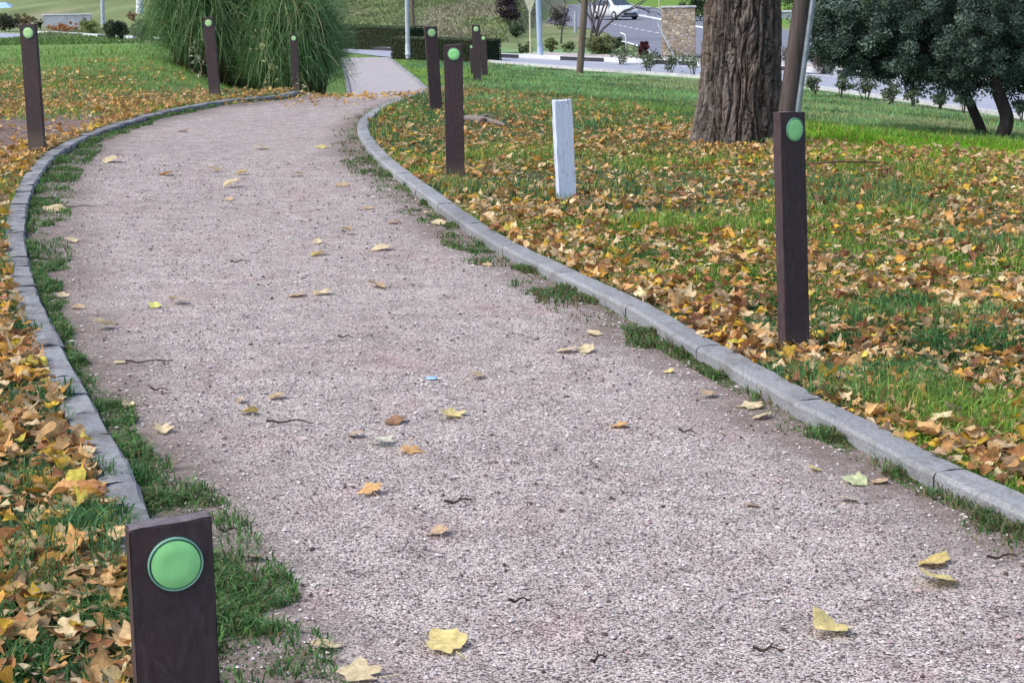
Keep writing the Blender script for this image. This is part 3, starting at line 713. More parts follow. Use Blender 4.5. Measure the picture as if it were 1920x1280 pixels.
def one_leaf(P, sz, yw, tl, td, c, kd, label, group, curl=1.0):
    v, f, cc = leaf_geo(np.zeros((1, 3)), np.array([sz]), np.array([yw]), np.array([tl]), np.array([td]), np.array([c]), kd, curl)
    a = Acc(); a.add(v, f, cc); o = a.build('fallen_leaf', M['leaf'], smooth=True, loc=tuple(P)); tag(o, label, 'leaf', group); return o
for q in ind:
    side = 'left' if X[q] < xl(Y[q]) + .1 else 'right'
    cn = cname(C[q])
    zone = ('beside the nearest post at the lower left' if Y[q] < 6 else 'on the verge left of the kerb') if side == 'left' else ('right of the kerb near the right edge' if Y[q] < 6.6 else 'by the base of the lone right post')
    one_leaf(P3[q], size[q], yaw[q], tilt[q], tdir[q], C[q], int(kind[q]), f'{cn} fallen leaf {zone}', f'{cn} fallen leaves {zone}', 1.05)

# leaves lying singly on the gravel:  (px, py, length px, colour, kind, yaw, label)
PB = (.66, .55, .34); YE = (.72, .60, .26); OR = (.66, .40, .17); TN = (.55, .40, .25); OC = (.60, .47, .18); BR = (.32, .18, .10); WG = (.62, .62, .48)
PL = [
 (838, 1212, 86, YE, 1, .3, 'large cream yellow leaf on the gravel near the bottom centre'),
 (1555, 1180, 76, YE, 1, 1.4, 'broad pale yellow leaf on the gravel at the lower right'),
 (1762, 1092, 78, YE, 1, .5, 'cream leaf with a flat tip, lower of the two overlapping leaves at right'),
 (1750, 1055, 66, OC, 2, 1.5, 'narrow ochre leaf just above the cream leaf at right'),
 (676, 1266, 84, PB, 0, .8, 'pale beige leaf on the gravel cut by the bottom edge'),
 (611, 1213, 50, PB, 2, 1.3, 'small cupped beige leaf on the gravel right of the nearest post'),
 (696, 924, 42, OR, 0, .2, 'orange lobed leaf on the gravel below the middle of the path'),
 (825, 998, 42, TN, 1, 1.2, 'dull tan rounded leaf on the gravel'),
 (770, 845, 42, OR, 0, 1.9, 'orange toothed leaf lying right of the whitish star leaf'),
 (713, 832, 48, WG, 0, 2.4, 'whitish star shaped leaf with a long stalk on the gravel'),
 (666, 818, 32, TN, 1, .6, 'small tan leaf left of the whitish star leaf'),
 (847, 779, 52, YE, 0, .1, 'pale lemon star leaf in the middle of the path'),
 (741, 791, 42, BR, 2, 1.5, 'shrivelled red brown leaf in the middle of the path'),
 (1163, 798, 34, OR, 1, 1.0, 'small orange pink leaf alone right of the path centre'),
 (893, 708, 36, TN, 2, 1.4, 'slim tan leaf right of the blue scrap'),
 (1064, 659, 40, PB, 1, 1.1, 'left half of the pair of folded beige leaves'),
 (1098, 658, 36, PB, 1, 2.0, 'right one of the pair of folded beige leaves'),
 (1112, 626, 34, PB, 0, 2.6, 'beige leaf standing on edge above the folded pair'),
 (1409, 762, 50, PB, 0, .9, 'pale beige leaf near the right kerb tufts'),
 (1429, 782, 34, PB, 2, 1.4, 'small beige leaf just below the pale one by the right kerb'),
 (1329, 743, 34, TN, 2, 1.2, 'narrow tan leaf on the gravel by the right verge'),
 (1528, 881, 28, YE, 1, .4, 'tiny yellow leaf left of the green tufts at right'),
 (1607, 905, 46, (.55, .60, .34), 1, .8, 'greenish cream leaf at the foot of the right verge tufts'),
 (1648, 903, 38, TN, 0, 2.2, 'curled tan leaf beside the greenish cream leaf'),
 (1592, 938, 38, PB, 0, 1.6, 'beige leaf with hooked points below the greenish leaf'),
 (1412, 948, 24, TN, 2, .5, 'tiny tan leaf on the open gravel at right'),
 (469, 774, 34, OC, 1, 1.2, 'ochre leaf on the gravel left of centre'),
 (451, 752, 26, TN, 2, 1.8, 'small tan leaf above the ochre leaf'),
 (521, 745, 30, TN, 2, 1.3, 'thin tan leaf left of the path centre'),
 (190, 616, 44, PB, 2, 1.5, 'flat pale leaf beside the left verge grass'),
 (336, 568, 36, PB, 1, 1.4, 'pale beige leaf, right one of two on the left half of the path'),
 (291, 575, 28, (.62, .62, .20), 1, .6, 'yellow green leaf, left one of two on the left half of the path'),
 (225, 680, 26, PB, 1, .5, 'small pale leaf on the twig by the left verge'),
 (188, 811, 34, PB, 0, .7, 'pale star leaf on the inner edge of the left kerb'),
 (305, 807, 44, PB, 0, 2.0, 'pale lobed leaf on the left verge tufts'),
 (480, 1048, 40, PB, 0, 1.3, 'crumpled beige leaf right of the top of the nearest post'),
 (705, 537, 38, TN, 1, 2.3, 'curled grey tan leaf standing up in the middle of the path'),
 (556, 554, 34, TN, 2, 1.5, 'slim tan leaf left of the standing curled leaf'),
 (603, 551, 30, PB, 2, 1.2, 'pale slim leaf between the tan one and the curled leaf'),
 (718, 468, 36, PB, 1, 1.1, 'beige leaf on the path at half depth'),
 (598, 478, 32, OC, 2, 1.4, 'ochre sliver of a leaf at half depth of the path'),
 (650, 439, 24, TN, 1, .8, 'small tan leaf on the middle reach of the path'),
 (436, 350, 34, PB, 2, 1.2, 'pale leaf pair below the orange leaf on the far reach'),
 (312, 328, 28, OR, 0, .5, 'orange leaf on the left of the far reach'),
 (344, 246, 18, BR, 1, .5, 'brown leaf standing upright on the far path'),
 (490, 279, 28, PB, 2, 1.4, 'pale leaf on the far reach of the path'),
 (603, 278, 24, YE, 2, 1.4, 'yellowish leaf on the far reach of the path'),
 (405, 322, 22, TN, 2, 1.0, 'small tan leaf on the far reach'),
 (210, 303, 34, PB, 2, 1.5, 'pale leaf near the left verge on the far reach'),
 (135, 453, 28, PB, 1, 1.3, 'pale leaf beside the left verge at the widest bend'),
 (100, 396, 34, PB, 2, 1.2, 'beige leaf on the verge inside the left bend'),
 (119, 556, 24, PB, 0, .9, 'small pale leaf on the left verge grass'),
 (148, 577, 22, TN, 2, .9, 'small tan leaf on the left verge grass'),
 (808, 405, 26, PB, 1, .6, 'folded pale leaf inside the right kerb'),
 (822, 421, 24, PB, 2, 2.4, 'sharp pale leaf below the folded one inside the right kerb'),
 (690, 391, 24, TN, 2, 1.5, 'thin tan leaf near the right kerb at the bend'),
 (643, 348, 22, TN, 2, 1.3, 'thin leaf beside the right kerb bend'),
 (596, 455, 20, PB, 2, 1.6, 'tiny pale leaf at half depth of the path'),
 (455, 327, 20, OC, 2, 1.1, 'tiny ochre leaf on the far reach'),
 (740, 418, 22, BR, 2, 1.2, 'small brown leaf near the right kerb'),
 (914, 498, 20, TN, 2, .4, 'tiny tan leaf inside the right kerb'),
 (1255, 697, 22, YE, 1, .4, 'tiny yellow leaf by the right verge'),
 (130, 655, 30, OC, 0, .8, 'ochre leaf on the left verge tufts'),
 (240, 760, 26, PB, 2, 1.9, 'pale leaf in the left verge tufts'),
 (430, 375, 22, TN, 1, 1.9, 'dull leaf on the far reach'),
 (555, 330, 20, PB, 2, 1.1, 'small pale leaf in the middle of the far reach'),
]
for (x, y, lp, c, kd, yw, lab) in PL:
    P = hit(x, y, .006); sz = max(.04, lp / (FPX / math.hypot(P[1], 1.0)) * 1.3)
    one_leaf((P[0], P[1], P[2]), sz, yw * 1.7, .12 + .22 * random.random(), random.random() * 6.28, c, kd, lab, 'single leaves lying on the gravel', .6)

# twigs on the gravel
def twig(x, y, lp, ang, label, fork=False):
    P = hit(x, y, .006); L = lp / (FPX / P[1]); a = Acc(); n_ = 9; t_ = np.linspace(-.5, .5, n_); w1 = random.uniform(-.07, .07)
    pts = np.stack([t_ * L, w1 * L * np.cos(t_ * 4) + .006 * L * rng.normal(size=n_), .006 + .012 * np.abs(np.sin(t_ * 5 + 1))], 1)
    rad = np.linspace(.0045, .0018, n_); tube(a, pts, rad, 6, (.07, .05, .045))
    if fork: tube(a, [pts[4], pts[4] + [L * .12, L * .10, .006], pts[4] + [L * .22, L * .14, .01]], [.003, .0022, .0012], 5, (.07, .05, .045))
    o = a.build('twig', M['bark_attr'], smooth=True, loc=tuple(P)); o.rotation_euler = (0, 0, ang); tag(o, label, 'twig', 'dark twigs lying on the path'); return o
for x, y, lp, an, lab, fk in [
    (280, 682, 90, .12, 'long dark twig lying out from the left verge', 0), (545, 797, 95, -.1, 'thin straight twig left of the path centre', 0),
    (1880, 1050, 70, .3, 'twig lying by the kerb at the right edge', 0), (1440, 1225, 60, 0, 'twig on the gravel at the lower right', 1),
    (1123, 1243, 55, .9, 'reddish twig near the bottom edge', 1), (1290, 815, 40, -.5, 'small twig right of the path centre', 1),
    (648, 636, 30, -.1, 'short dark twig in the middle of the path', 0), (300, 735, 40, -.2, 'short twig left of the path by the verge', 0),
    (860, 945, 60, .5, 'forked twig below the centre of the path', 1), (430, 1000, 40, .4, 'twig beside the nearest post', 0), (450, 494, 40, .6, 'fine twig on the left half of the path', 0),
    (665, 262, 22, .3, 'short twig on the far path', 0), (150, 390, 60, .1, 'twig across the left verge at the wide bend', 0), (975, 1133, 46, .2, 'thin twig low in the middle of the path', 0)]:
    twig(x, y, lp, an, lab, fk)
P = hit(808, 711, .004); a = Acc()
a.add([[-.018, -.012, .002], [.02, -.016, .004], [.024, .012, .010], [.004, .02, .004], [-.02, .014, .007], [0, 0, .014]], np.array([[0, 1, 5], [1, 2, 5], [2, 3, 5], [3, 4, 5], [4, 0, 5]]), (.30, .46, .66))
tag(a.build('paper_scrap', mat_attr('blue_paper', .7, .3, 30, .1), loc=tuple(P)), 'tiny pale blue paper scrap on the gravel left of centre', 'litter')

# loose chips and pebbles
n = 15000; Y = 3.3 * (16 / 3.3) ** rng.random(n); u_ = rng.random(n); X = xl(Y) + .07 + (xr(Y) - xl(Y) - .14) * u_; k = np.abs(X) < .3 * Y + .5; X, Y = X[k], Y[k]; n = len(X)
r_ = (.0022 + .0042 * rng.random(n) ** 2.5) * (1 + Y / 22); dirs = np.array([[1, 0, 0], [0, 1, 0], [-1, 0, 0], [0, -1, 0], [0, 0, .7], [0, 0, -.4]], float)
V = dirs[None] * r_[:, None, None] * (.6 + .8 * rng.random((n, 6, 1))); th = rng.random(n) * 6.28; el = 1 + .9 * (rng.random(n) < .15)
V[..., 0] *= el[:, None]; c_, s_2 = np.cos(th)[:, None], np.sin(th)[:, None]
V = np.stack([V[..., 0] * c_ - V[..., 1] * s_2, V[..., 0] * s_2 + V[..., 1] * c_, V[..., 2]], -1) + np.stack([X, Y, terrain(X, Y) + .004 + r_ * .25], 1)[:, None]
Fo = (np.arange(n)[:, None, None] * 6 + np.array([[0, 1, 4], [1, 2, 4], [2, 3, 4], [3, 0, 4], [1, 0, 5], [2, 1, 5], [3, 2, 5], [0, 3, 5]])[None]).reshape(-1, 3)
pc = np.array([[.60, .57, .56], [.42, .38, .40], [.16, .12, .12], [.10, .07, .06], [.58, .55, .54], [.40, .28, .29]])[rng.choice(6, n, p=[.28, .25, .14, .12, .12, .09])]
a = Acc(); a.add(V.reshape(-1, 3), Fo, np.repeat(pc, 6, 0))
tag(a.build('gravel_chips', mat_attr('stone_chips', .9, .2, 60, .2)), 'loose gravel chips and bits of bark scattered over the path', 'gravel', kind='stuff')

# ------------------------------------------------------------------ big trunk
def bark_mat(name, lo, hi, red):
    mt, t, b = newmat(name, .95, .1); v = coords(t, (1, 1, .28)); n1 = noise(t, v, 16, 7, .72, .7); n2 = noise(t, coords(t, (1, 1, .5)), 3.2, 4, .6, .6); n3 = noise(t, coords(t, (1, 1, .55)), 75, 5, .75)
    c = ramp(t, n1, [(.34, lo), (.5, tuple(.5 * (p + q) for p, q in zip(lo, hi))), (.72, hi)])
    c = mixc(t, ramp(t, n2, [(.45, 0), (.68, .55)]), c, red)
    c = mixc(t, 1.0, c, ramp(t, n3, [(.32, .5), (.66, 1.3)]), 'MULTIPLY')
    c = mixc(t, 1.0, c, attr(t), 'MULTIPLY')
    t.links.new(c, b.inputs['Base Color']); h = mixc(t, .5, n1, n3); bump(t, b, h, .9, .02); return mt
M['bark'] = bark_mat('furrowed_bark', (.036, .030, .028), (.29, .25, .225), (.15, .10, .075))
M['bark_dark'] = bark_mat('dark_bark', (.03, .024, .024), (.09, .075, .07), (.05, .04, .035))
def trunk_mesh(P0, P1, r0, r1, n_th=440, n_z=620, flare=.15, amp=.026, seed=0):
    th = np.linspace(0, 2 * math.pi, n_th, endpoint=False); z = np.linspace(0, 1, n_z); TH, ZZ = np.meshgrid(th, z)
    Hh = P1[2] - P0[2]; r = r0 + (r1 - r0) * ZZ + flare * np.exp(-ZZ * Hh / .28) * (1 + .45 * np.cos(5 * TH + 1.3 + seed) + .2 * np.cos(3 * TH))
    # braided furrows: warped vertical ridges
    h = ZZ * Hh
    wrp = 1.6 * (fbm(TH * 1.2 + 5, h * .9, 1.4, 1) - .5) + .9 * (fbm(np.cos(TH) * 3 + 9, h * 2 + np.sin(TH) * 3, 1.0, 2) - .5)
    ph = TH * 15 + wrp * 9
    pa_, pb_ = TH * 13 + h * 3.0 + wrp * 4.5 + 2.0 * fbm(TH * 3, h * 2.2, 1.3, 3), TH * 14 - h * 3.4 + wrp * 4
    rid = np.clip(1.25 * np.sqrt(np.abs(np.sin(pa_)) * np.abs(np.sin(pb_))) , 0, 1) ; rid2 = np.abs(np.sin(ph * 1.5 + 3 * fbm(TH * 6, h * 3, 1, 0)))
    brk = ss(.45, .6, vnoise(ph * .32 + 50, h * 7 + ph * .2, 1, 3))
    d = amp * 1.25 * (rid ** .8 - .6) + amp * .45 * (rid2 - .5) - amp * .75 * brk * ss(.3, .6, fbm(TH * 5, h * 5, 1, 2)) + .016 * (fbm(TH * 14 + wrp * 3, h * 9, 1, 1) - .5) + .010 * (fbm(TH * 40, h * 30, 1, 2) - .5) - .02 * ss(.18, .0, np.abs(fbm(TH * 9 + wrp * 4, h * 5, 1, 0) - .5) * 4)
    r = r + d + .03 * np.cos(2 * TH + h)
    bend = .04 * np.sin(h * 1.3)
    X = P0[0] + (P1[0] - P0[0]) * ZZ + bend + r * np.cos(TH); Yy = P0[1] + (P1[1] - P0[1]) * ZZ + r * np.sin(TH); Z = P0[2] + h
    i = np.arange(n_z - 1)[:, None] * n_th; j = np.arange(n_th)[None]; k = (j + 1) % n_th
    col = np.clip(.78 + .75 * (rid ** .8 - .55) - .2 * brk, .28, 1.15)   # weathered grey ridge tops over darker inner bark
    return np.stack([X, Yy, Z], -1).reshape(-1, 3), np.stack([i + j, i + k, i + n_th + k, i + n_th + j], -1).reshape(-1, 4), np.repeat(col.reshape(-1, 1), 3, 1)
def branch(a, p, d, L, r, depth, col=(1, 1, 1), spread=.6, tips=None, nseg=5):
    pts = [np.array(p, float)]; dd = np.array(d, float)
    for _ in range(nseg):
        dd = dd + rng.normal(size=3) * .13; dd /= np.linalg.norm(dd); pts.append(pts[-1] + dd * L / nseg)
    tube(a, pts, np.linspace(r, r * .6, len(pts)), 6 if depth < 2 else 8, col)
    if depth == 0:
        if tips is not None: tips.append(pts[-1])
        return
    for _ in range(random.choice([2, 3])):
        nd = dd + rng.normal(size=3) * spread; nd /= np.linalg.norm(nd); branch(a, pts[random.choice([-1, -2])], nd, L * random.uniform(.6, .85), r * .58, depth - 1, col, spread, tips, nseg)
LD = None
def clumps(a, centers, rad, per, size, base, var=.35, squash=.8, light=None, pvar=.25):
    """twig-end clumps: each one has its own tone"""
    centers = np.asarray(centers); m_ = len(centers); tone = (1 + var * (rng.random(m_) * 2 - 1))[:, None] * np.asarray(base)[None]
    if light is not None:
        q = rng.random((m_, 1)) ** 2; tone = tone * (1 - q) + np.asarray(light)[None] * q
    n = m_ * per; d = rng.normal(size=(n, 3)); d /= np.linalg.norm(d, axis=1)[:, None]; rr = rng.random((n, 1)) ** .45
    C3 = np.repeat(centers, per, 0) + d * rr * (np.repeat(np.broadcast_to(rad, (m_,)), per)[:, None]) * np.array([[1, 1, squash]])
    cols = np.clip(np.repeat(tone, per, 0) * (1 + pvar * rng.normal(size=(n, 1))), .004, 1)
    a.add(*leafquads(C3, size * (.6 + .8 * rng.random(n)), cols))

tr = empty('tree', tuple(TREE), 'thick old tree trunk with deeply furrowed grey brown bark on the leafy lawn', 'tree')
Z0 = float(terrain(TREE[0], TREE[1])) - .12
a = Acc(); a.add(*trunk_mesh((0, 0, -.15), (.10, 0, 4.2), .325, .30))
a.build('trunk', M['bark'], tr, smooth=True)
a = Acc(); tips = []
for k in range(5):
    th = k * 1.26 + .4; branch(a, (.1, 0, 4.0), (math.cos(th) * .8, math.sin(th) * .8, .9), 1.6, .15, 2, (.8, .8, .8), .45, tips)
a.build('limb', M['bark'], tr, smooth=True)
a = Acc(); tp = np.array(tips); tp = np.vstack([tp + rng.normal(size=tp.shape) * .3 for _ in range(3)])
clumps(a, tp, .35, 22, .10, (.34, .27, .07), .4, light=(.45, .33, .08)); a.build('crown', M['leaf'], tr)

# leaning wooden pole with a metal conduit strapped to it
PB0 = hit(1468, 285); PB0[1] += .35; PB0[2] = float(terrain(PB0[0], PB0[1]))
def col_at(x, y, Y): return at(x, y, Y)
p0 = at(1466, 285, PB0[1]); p1 = at(1504, 5, PB0[1]); dv = (p1 - p0) / (p1[2] - p0[2])
root = empty('utility_pole', tuple(p0), 'leaning brown wooden utility pole with a grey metal conduit, just right of the thick trunk', 'pole')
M['polewood'] = mat_noise('weathered_pole', (.045, .036, .033), (.115, .092, .085), 9, .85, .4, .006, sc=(3, 3, .12))
M['galv'] = mat_noise('galvanised', (.22, .27, .31), (.36, .42, .47), 12, .45, .05, spec=.6, metal=.5)
a = Acc(); zz = np.linspace(-.4, 5, 40); tube(a, [dv * z for z in zz], np.linspace(.082, .07, 40), 20); a.build('pole', M['polewood'], root, smooth=True)
a = Acc(); tube(a, [dv * z + np.array([.082, -.052, 0]) for z in np.linspace(-.3, 5, 30)], .026, 14); cnd = a.build('conduit', M['galv'], root, smooth=True)
a = Acc()
for z in (2.2, 3.6):
    c = dv * z; lathe(a, [(.088, z), (.0885, z + .02), (.088, z + .04)], 24, origin=(c[0], c[1], 0))
a.build('strap', M['galv'], root)

# ------------------------------------------------------------------ holm oak on the right
O1 = hit(1846, 258); O2 = at(1880, 262, O1[1] - .6); O2[2] = float(terrain(O2[0], O2[1]))
oak = empty('holm_oak', tuple(O1), 'spreading evergreen oak with grey green leaves and two dark curved stems by the road', 'tree')
K = FPX / O1[1]     # px per metre there
def oc(x, y, dy=0): return at(x, y, O1[1] + dy) - O1
a = Acc()
tube(a, smooth_curve([oc(1848, 275), oc(1840, 245), oc(1828, 215), oc(1815, 185), oc(1800, 150), oc(1770, 100), oc(1720, 40, .2)], 6), np.linspace(.07, .045, 37), 10)
a.build('stem', M['bark_dark'], oak, smooth=True)
a = Acc(); dd = O2[1] - O1[1]
tube(a, smooth_curve([oc(1874, 275, dd), oc(1880, 255, dd), oc(1888, 225, dd), oc(1880, 195, dd), oc(1870, 170, dd), oc(1866, 140, dd), oc(1872, 90, dd), oc(1890, 20, .2)], 6), np.linspace(.095, .06, 43), 10)
a.build('stem', M['bark_dark'], oak, smooth=True)
a = Acc()
for tgt in [(1640, 60), (1700, 90), (1760, 140), (1820, 60), (1930, 90), (1600, 20), (1980, 120)]:
    s0 = oc(1800, 150) if tgt[0] < 1850 else oc(1868, 140, dd)
    tube(a, smooth_curve([s0, (s0 + oc(*tgt, random.uniform(-.6, .8))) / 2 + np.array([0, 0, .15]), oc(*tgt, random.uniform(-.8, .8))], 6), np.linspace(.05, .015, 13), 7)
a.build('limb', M['bark_dark'], oak, smooth=True)
KS = O1[1] / 18.5; print('oak', O1, KS); a = Acc(); blobs = [(1600, 5, .62, 0), (1570, 62, .38, .1), (1560, 95, .22, 0), (1640, 65, .5, -.3), (1610, 110, .2, 0), (1690, 30, .7, .3), (1700, 85, .46, 0), (1780, 55, .7, -.3), (1770, 120, .38, -.2), (1835, 142, .30, -.5), (1735, 130, .26, .1), (1660, 115, .22, .1), (1850, 30, .8, 0), (1925, 80, .6, .2), (1930, 20, .8, -.3), (1980, 110, .7, .1), (1660, -40, .9, .2), (1780, -70, 1.1, 0), (1910, -60, 1.1, .1), (2020, 20, .9, 0), (1905, 130, .22, .4), (1555, 35, .34, -.1), (1930, 130, .3, .3), (1830, 100, .5, -.5)]
cs = []
for (x, y, rb, dy) in blobs:
    c0 = oc(x, y, dy); rb *= KS; m_ = int(125 * rb ** 1.6) + 14
    d = rng.normal(size=(m_, 3)); d /= np.linalg.norm(d, axis=1)[:, None]; cs.append(c0 + d * rb * (.35 + .75 * rng.random((m_, 1)) ** .7) * np.array([[1, 1, .82]]))
cs = np.vstack(cs)
clumps(a, cs, .12, 95, .037, (.050, .082, .062), .5, light=(.19, .275, .225))
a.build('crown', M['foliage'], oak)

# ------------------------------------------------------------------ pampas grass
def pampas(px, py, Y, rad, n, hh, label, spread=1.0):
    B = at(px, py, Y); B[2] = float(terrain(B[0], B[1])); root = empty('pampas_grass', tuple(B), label, 'ornamental grass', 'pampas grass clumps beyond the path')
    a = Acc(); ns = 9; t_ = np.linspace(0, 1, ns)
    th = rng.random(n) * 2 * math.pi; r0 = rad * .42 * np.sqrt(rng.random(n)); bx, by = np.cos(th) * r0, np.sin(th) * r0
    th2 = th + rng.normal(size=n) * .8; H = hh * (.45 + .6 * rng.random(n)); out = rad * (.2 + .68 * rng.random(n)) * spread; upr = rng.random(n) < .35
    droop = np.where(upr, -.1 + .6 * rng.random(n), .4 + .6 * rng.random(n))
    tt = t_[None]
    arch = H[:, None] * (1.25 * tt - .38 * tt ** 3.2)
    up = H[:, None] * (2.3 * tt - (1.25 + droop[:, None] * .95) * tt ** 2.1)
    isup = (rng.random(n) < .5)[:, None]; up = np.where(isup, arch * (.45 + .55 * rng.random((n, 1))), up)
    o_ = out[:, None] * tt ** 1.6 * np.where(isup, .95, 1)
    cv = (rng.normal(size=n) * .45)[:, None] * tt ** 2
    cx = bx[:, None] + np.cos(th2[:, None] + cv) * o_; cy = by[:, None] + np.sin(th2[:, None] + cv) * o_
    wv = (.007 + .007 * rng.random(n))[:, None] * np.clip(1.15 - tt ** 2, .12, 1)
    pa = th2 + math.pi / 2 + rng.normal(size=n) * .5; wx, wy = np.cos(pa)[:, None] * wv, np.sin(pa)[:, None] * wv
    up = np.maximum(up, .02)
    L = np.stack([cx - wx, cy - wy, up], -1); Rr = np.stack([cx + wx, cy + wy, up + .004], -1)
    V = np.stack([L, Rr], 2).reshape(n, ns * 2, 3)
    i = np.arange(n)[:, None, None] * ns * 2; s = np.arange(ns - 1)[None, :, None] * 2; F = (i + s + np.array([[0, 1, 3, 2]])[:, None]).reshape(-1, 4)
    base = np.array([[.12, .24, .085], [.15, .29, .115], [.21, .34, .15], [.075, .16, .065], [.28, .32, .16], [.42, .36, .2]])[rng.choice(6, n, p=[.29, .28, .15, .17, .08, .03])] * (.75 + .5 * rng.random(n))[:, None]
    C = np.repeat(base, ns * 2, 0); a.add(V.reshape(-1, 3), F, C); a.build('blades', M['grass'], root)
    a = Acc()
    th = rng.random(500) * 6.28; rr = rad * .5 * np.sqrt(rng.random(500)); x, y = np.cos(th) * rr, np.sin(th) * rr; hh2 = .25 + .5 * rng.random(500)
    V = np.stack([np.stack([x - .02, y, 0 * x - .1], 1), np.stack([x + .02, y, 0 * x - .1], 1), np.stack([x * 1.25, y * 1.25, hh2], 1)], 1)
    a.add(V.reshape(-1, 3), np.arange(1500).reshape(-1, 3), (.12, .085, .05)); a.build('dead_thatch', M['grass'], root)
pampas(400, 150, 37.5, 1.42, 9500, 3.0, 'tall arching pampas grass clump, the left and larger of the two')
pampas(548, 158, 36.8, 1.22, 9500, 2.6, 'tall arching pampas grass clump, the right one beside the small post')

pampas(478, 140, 38.6, 1.1, 6000, 3.1, 'pampas grass clump filling the gap behind the two front clumps')
# weeds standing in front of the pampas
def weed(px, py, top, Y, n, c, lab, sz=.09):
    B = at(px, py, Y); B[2] = float(terrain(B[0], B[1])); T = at(px + 8, top, Y); root = empty('tall_weed', tuple(B), lab, 'plant', 'tall weeds before the pampas grass')
    h = T[2] - B[2]; a = Acc(); pts = np.array([[.06 * math.sin(t * 5), 0, h * t] for t in np.linspace(0, 1, 9)]); tube(a, pts, np.linspace(.012, .004, 9), 5, (.30, .26, .14)); a.build('stem', M['bark_attr'], root)
    a = Acc(); z = rng.random(n) * h; C3 = np.stack([.06 * np.sin(z / h * 5) + .10 * rng.normal(size=n), .06 * rng.normal(size=n), z], 1)
    a.add(*leafquads(C3, sz * (.7 + .6 * rng.random(n)), np.array(c)[None] * (.7 + .6 * rng.random((n, 1))))); a.build('leaves', M['foliage'], root)
weed(500, 150, 55, 35.2, 46, (.36, .36, .17), 'tall pale weed with yellowing leaves between the two pampas halves')
weed(372, 135, 78, 35.0, 34, (.36, .36, .25), 'low pale leafed weed left of the leaning post')
weed(572, 165, 135, 34.6, 16, (.33, .33, .2), 'small pale weed right of the small post', .07)

# ------------------------------------------------------------------ shrubs, hedges
def bush(px, py, wpx, hpx, base, lab, name='shrub', cat='shrub', group=None, Y=None, light=None, leaf=.08, dens=1.0, stems=True, depth=1.0, lift=.0, stemc=(.09, .07, .06)):
    if name == 'road_shrub': wpx *= random.uniform(1.15, 1.7); hpx *= random.uniform(.95, 1.25)
    B = hit(px, py) if Y is None else at(px, py, Y)
    if Y is None: Y = B[1]
    k = FPX / Y; W, H = wpx / k, hpx / k
    root = empty(name, tuple(B), lab, cat, group)
    if stems:
        a = Acc()
        for _ in range(4): 
            q = rng.normal(size=2) * W * .14; tube(a, [[q[0] * .2, q[1] * .2, -.05], [q[0] * .6, q[1] * .6, H * .35], [q[0] * 1.3, q[1] * 1.3, H * .75]], [.018, .013, .006], 5, stemc)
        a.build('stem', M['bark_attr'], root)
    if name == 'road_shrub': dens *= .55
    a = Acc(); m_ = max(6, int(38 * dens)); d = rng.normal(size=(m_, 3)); d /= np.linalg.norm(d, axis=1)[:, None]; r = rng.random((m_, 1)) ** .5
    c = d * r * np.array([[W * .40, W * .40 * depth, H * (1 - lift) * .42]]) + np.array([[0, 0, H * (.5 + lift * .5)]])
    if name == 'road_shrub': c = c * (1 + .35 * rng.normal(size=(m_, 1)) * np.array([[1, 1, .5]])); c[:, 2] = np.abs(c[:, 2]) + .05
    clumps(a, c, max(.1, min(W, H) * (.22 if name == 'road_shrub' else .16)), int(26 * dens) + 14, leaf, base, .35, light=light); a.build('foliage', M['foliage'], root); return root
def hedge(p0, p1, hgt, thick, base, lab, leaf=.06, n=9000, light=None):
    p0, p1 = np.array(p0), np.array(p1); root = empty('clipped_hedge', (*((p0 + p1) / 2), ROADZ), lab, 'hedge'); L = np.linalg.norm(p1 - p0); ang = math.atan2(*(p1 - p0)[::-1]); root.rotation_euler = (0, 0, ang)
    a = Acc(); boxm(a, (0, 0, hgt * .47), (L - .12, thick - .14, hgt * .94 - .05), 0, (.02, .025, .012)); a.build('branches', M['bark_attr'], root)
    a = Acc(); x = (rng.random(n) - .5) * L; y = (rng.random(n) - .5) * thick; z = rng.random(n) * hgt; f = rng.integers(0, 4, n)
    y = np.where(f == 0, -thick / 2 + .07 * rng.random(n), np.where(f == 1, thick / 2 - .07 * rng.random(n), y)); z = np.where(f == 2, hgt - .07 * rng.random(n), z)
    x = np.where((f == 3) & (x > 0), L / 2 - .06 * rng.random(n), np.where(f == 3, -L / 2 + .06 * rng.random(n), x))
    z += .05 * (fbm(x * 2, y, 1, 1) - .5); y += .10 * (fbm(x * 2 + 7, z * 2, 1, 0) - .5)
    c = np.array(base)[None] * (.55 + .9 * rng.random((n, 1))) * (.8 + .5 * fbm(x * 3, z * 3 + y, 1, 2))[:, None]
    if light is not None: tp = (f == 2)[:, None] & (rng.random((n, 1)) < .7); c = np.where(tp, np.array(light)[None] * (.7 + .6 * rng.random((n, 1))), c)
    a.add(*leafquads(np.stack([x, y, z], 1), leaf * (.6 + .8 * rng.random(n)), c)); a.build('foliage', M['foliage'], root)
fp = lambda x, y: flatpt(x, y)[:2]
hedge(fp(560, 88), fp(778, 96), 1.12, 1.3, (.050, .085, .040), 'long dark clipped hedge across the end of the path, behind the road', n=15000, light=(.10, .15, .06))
hedge((-4.55, 77.2), (-.55, 72.8), .92, .9, (.045, .065, .035), 'lower dark clipped hedge behind the marker posts, right of the lamp post', n=12000, light=(.15, .18, .09))

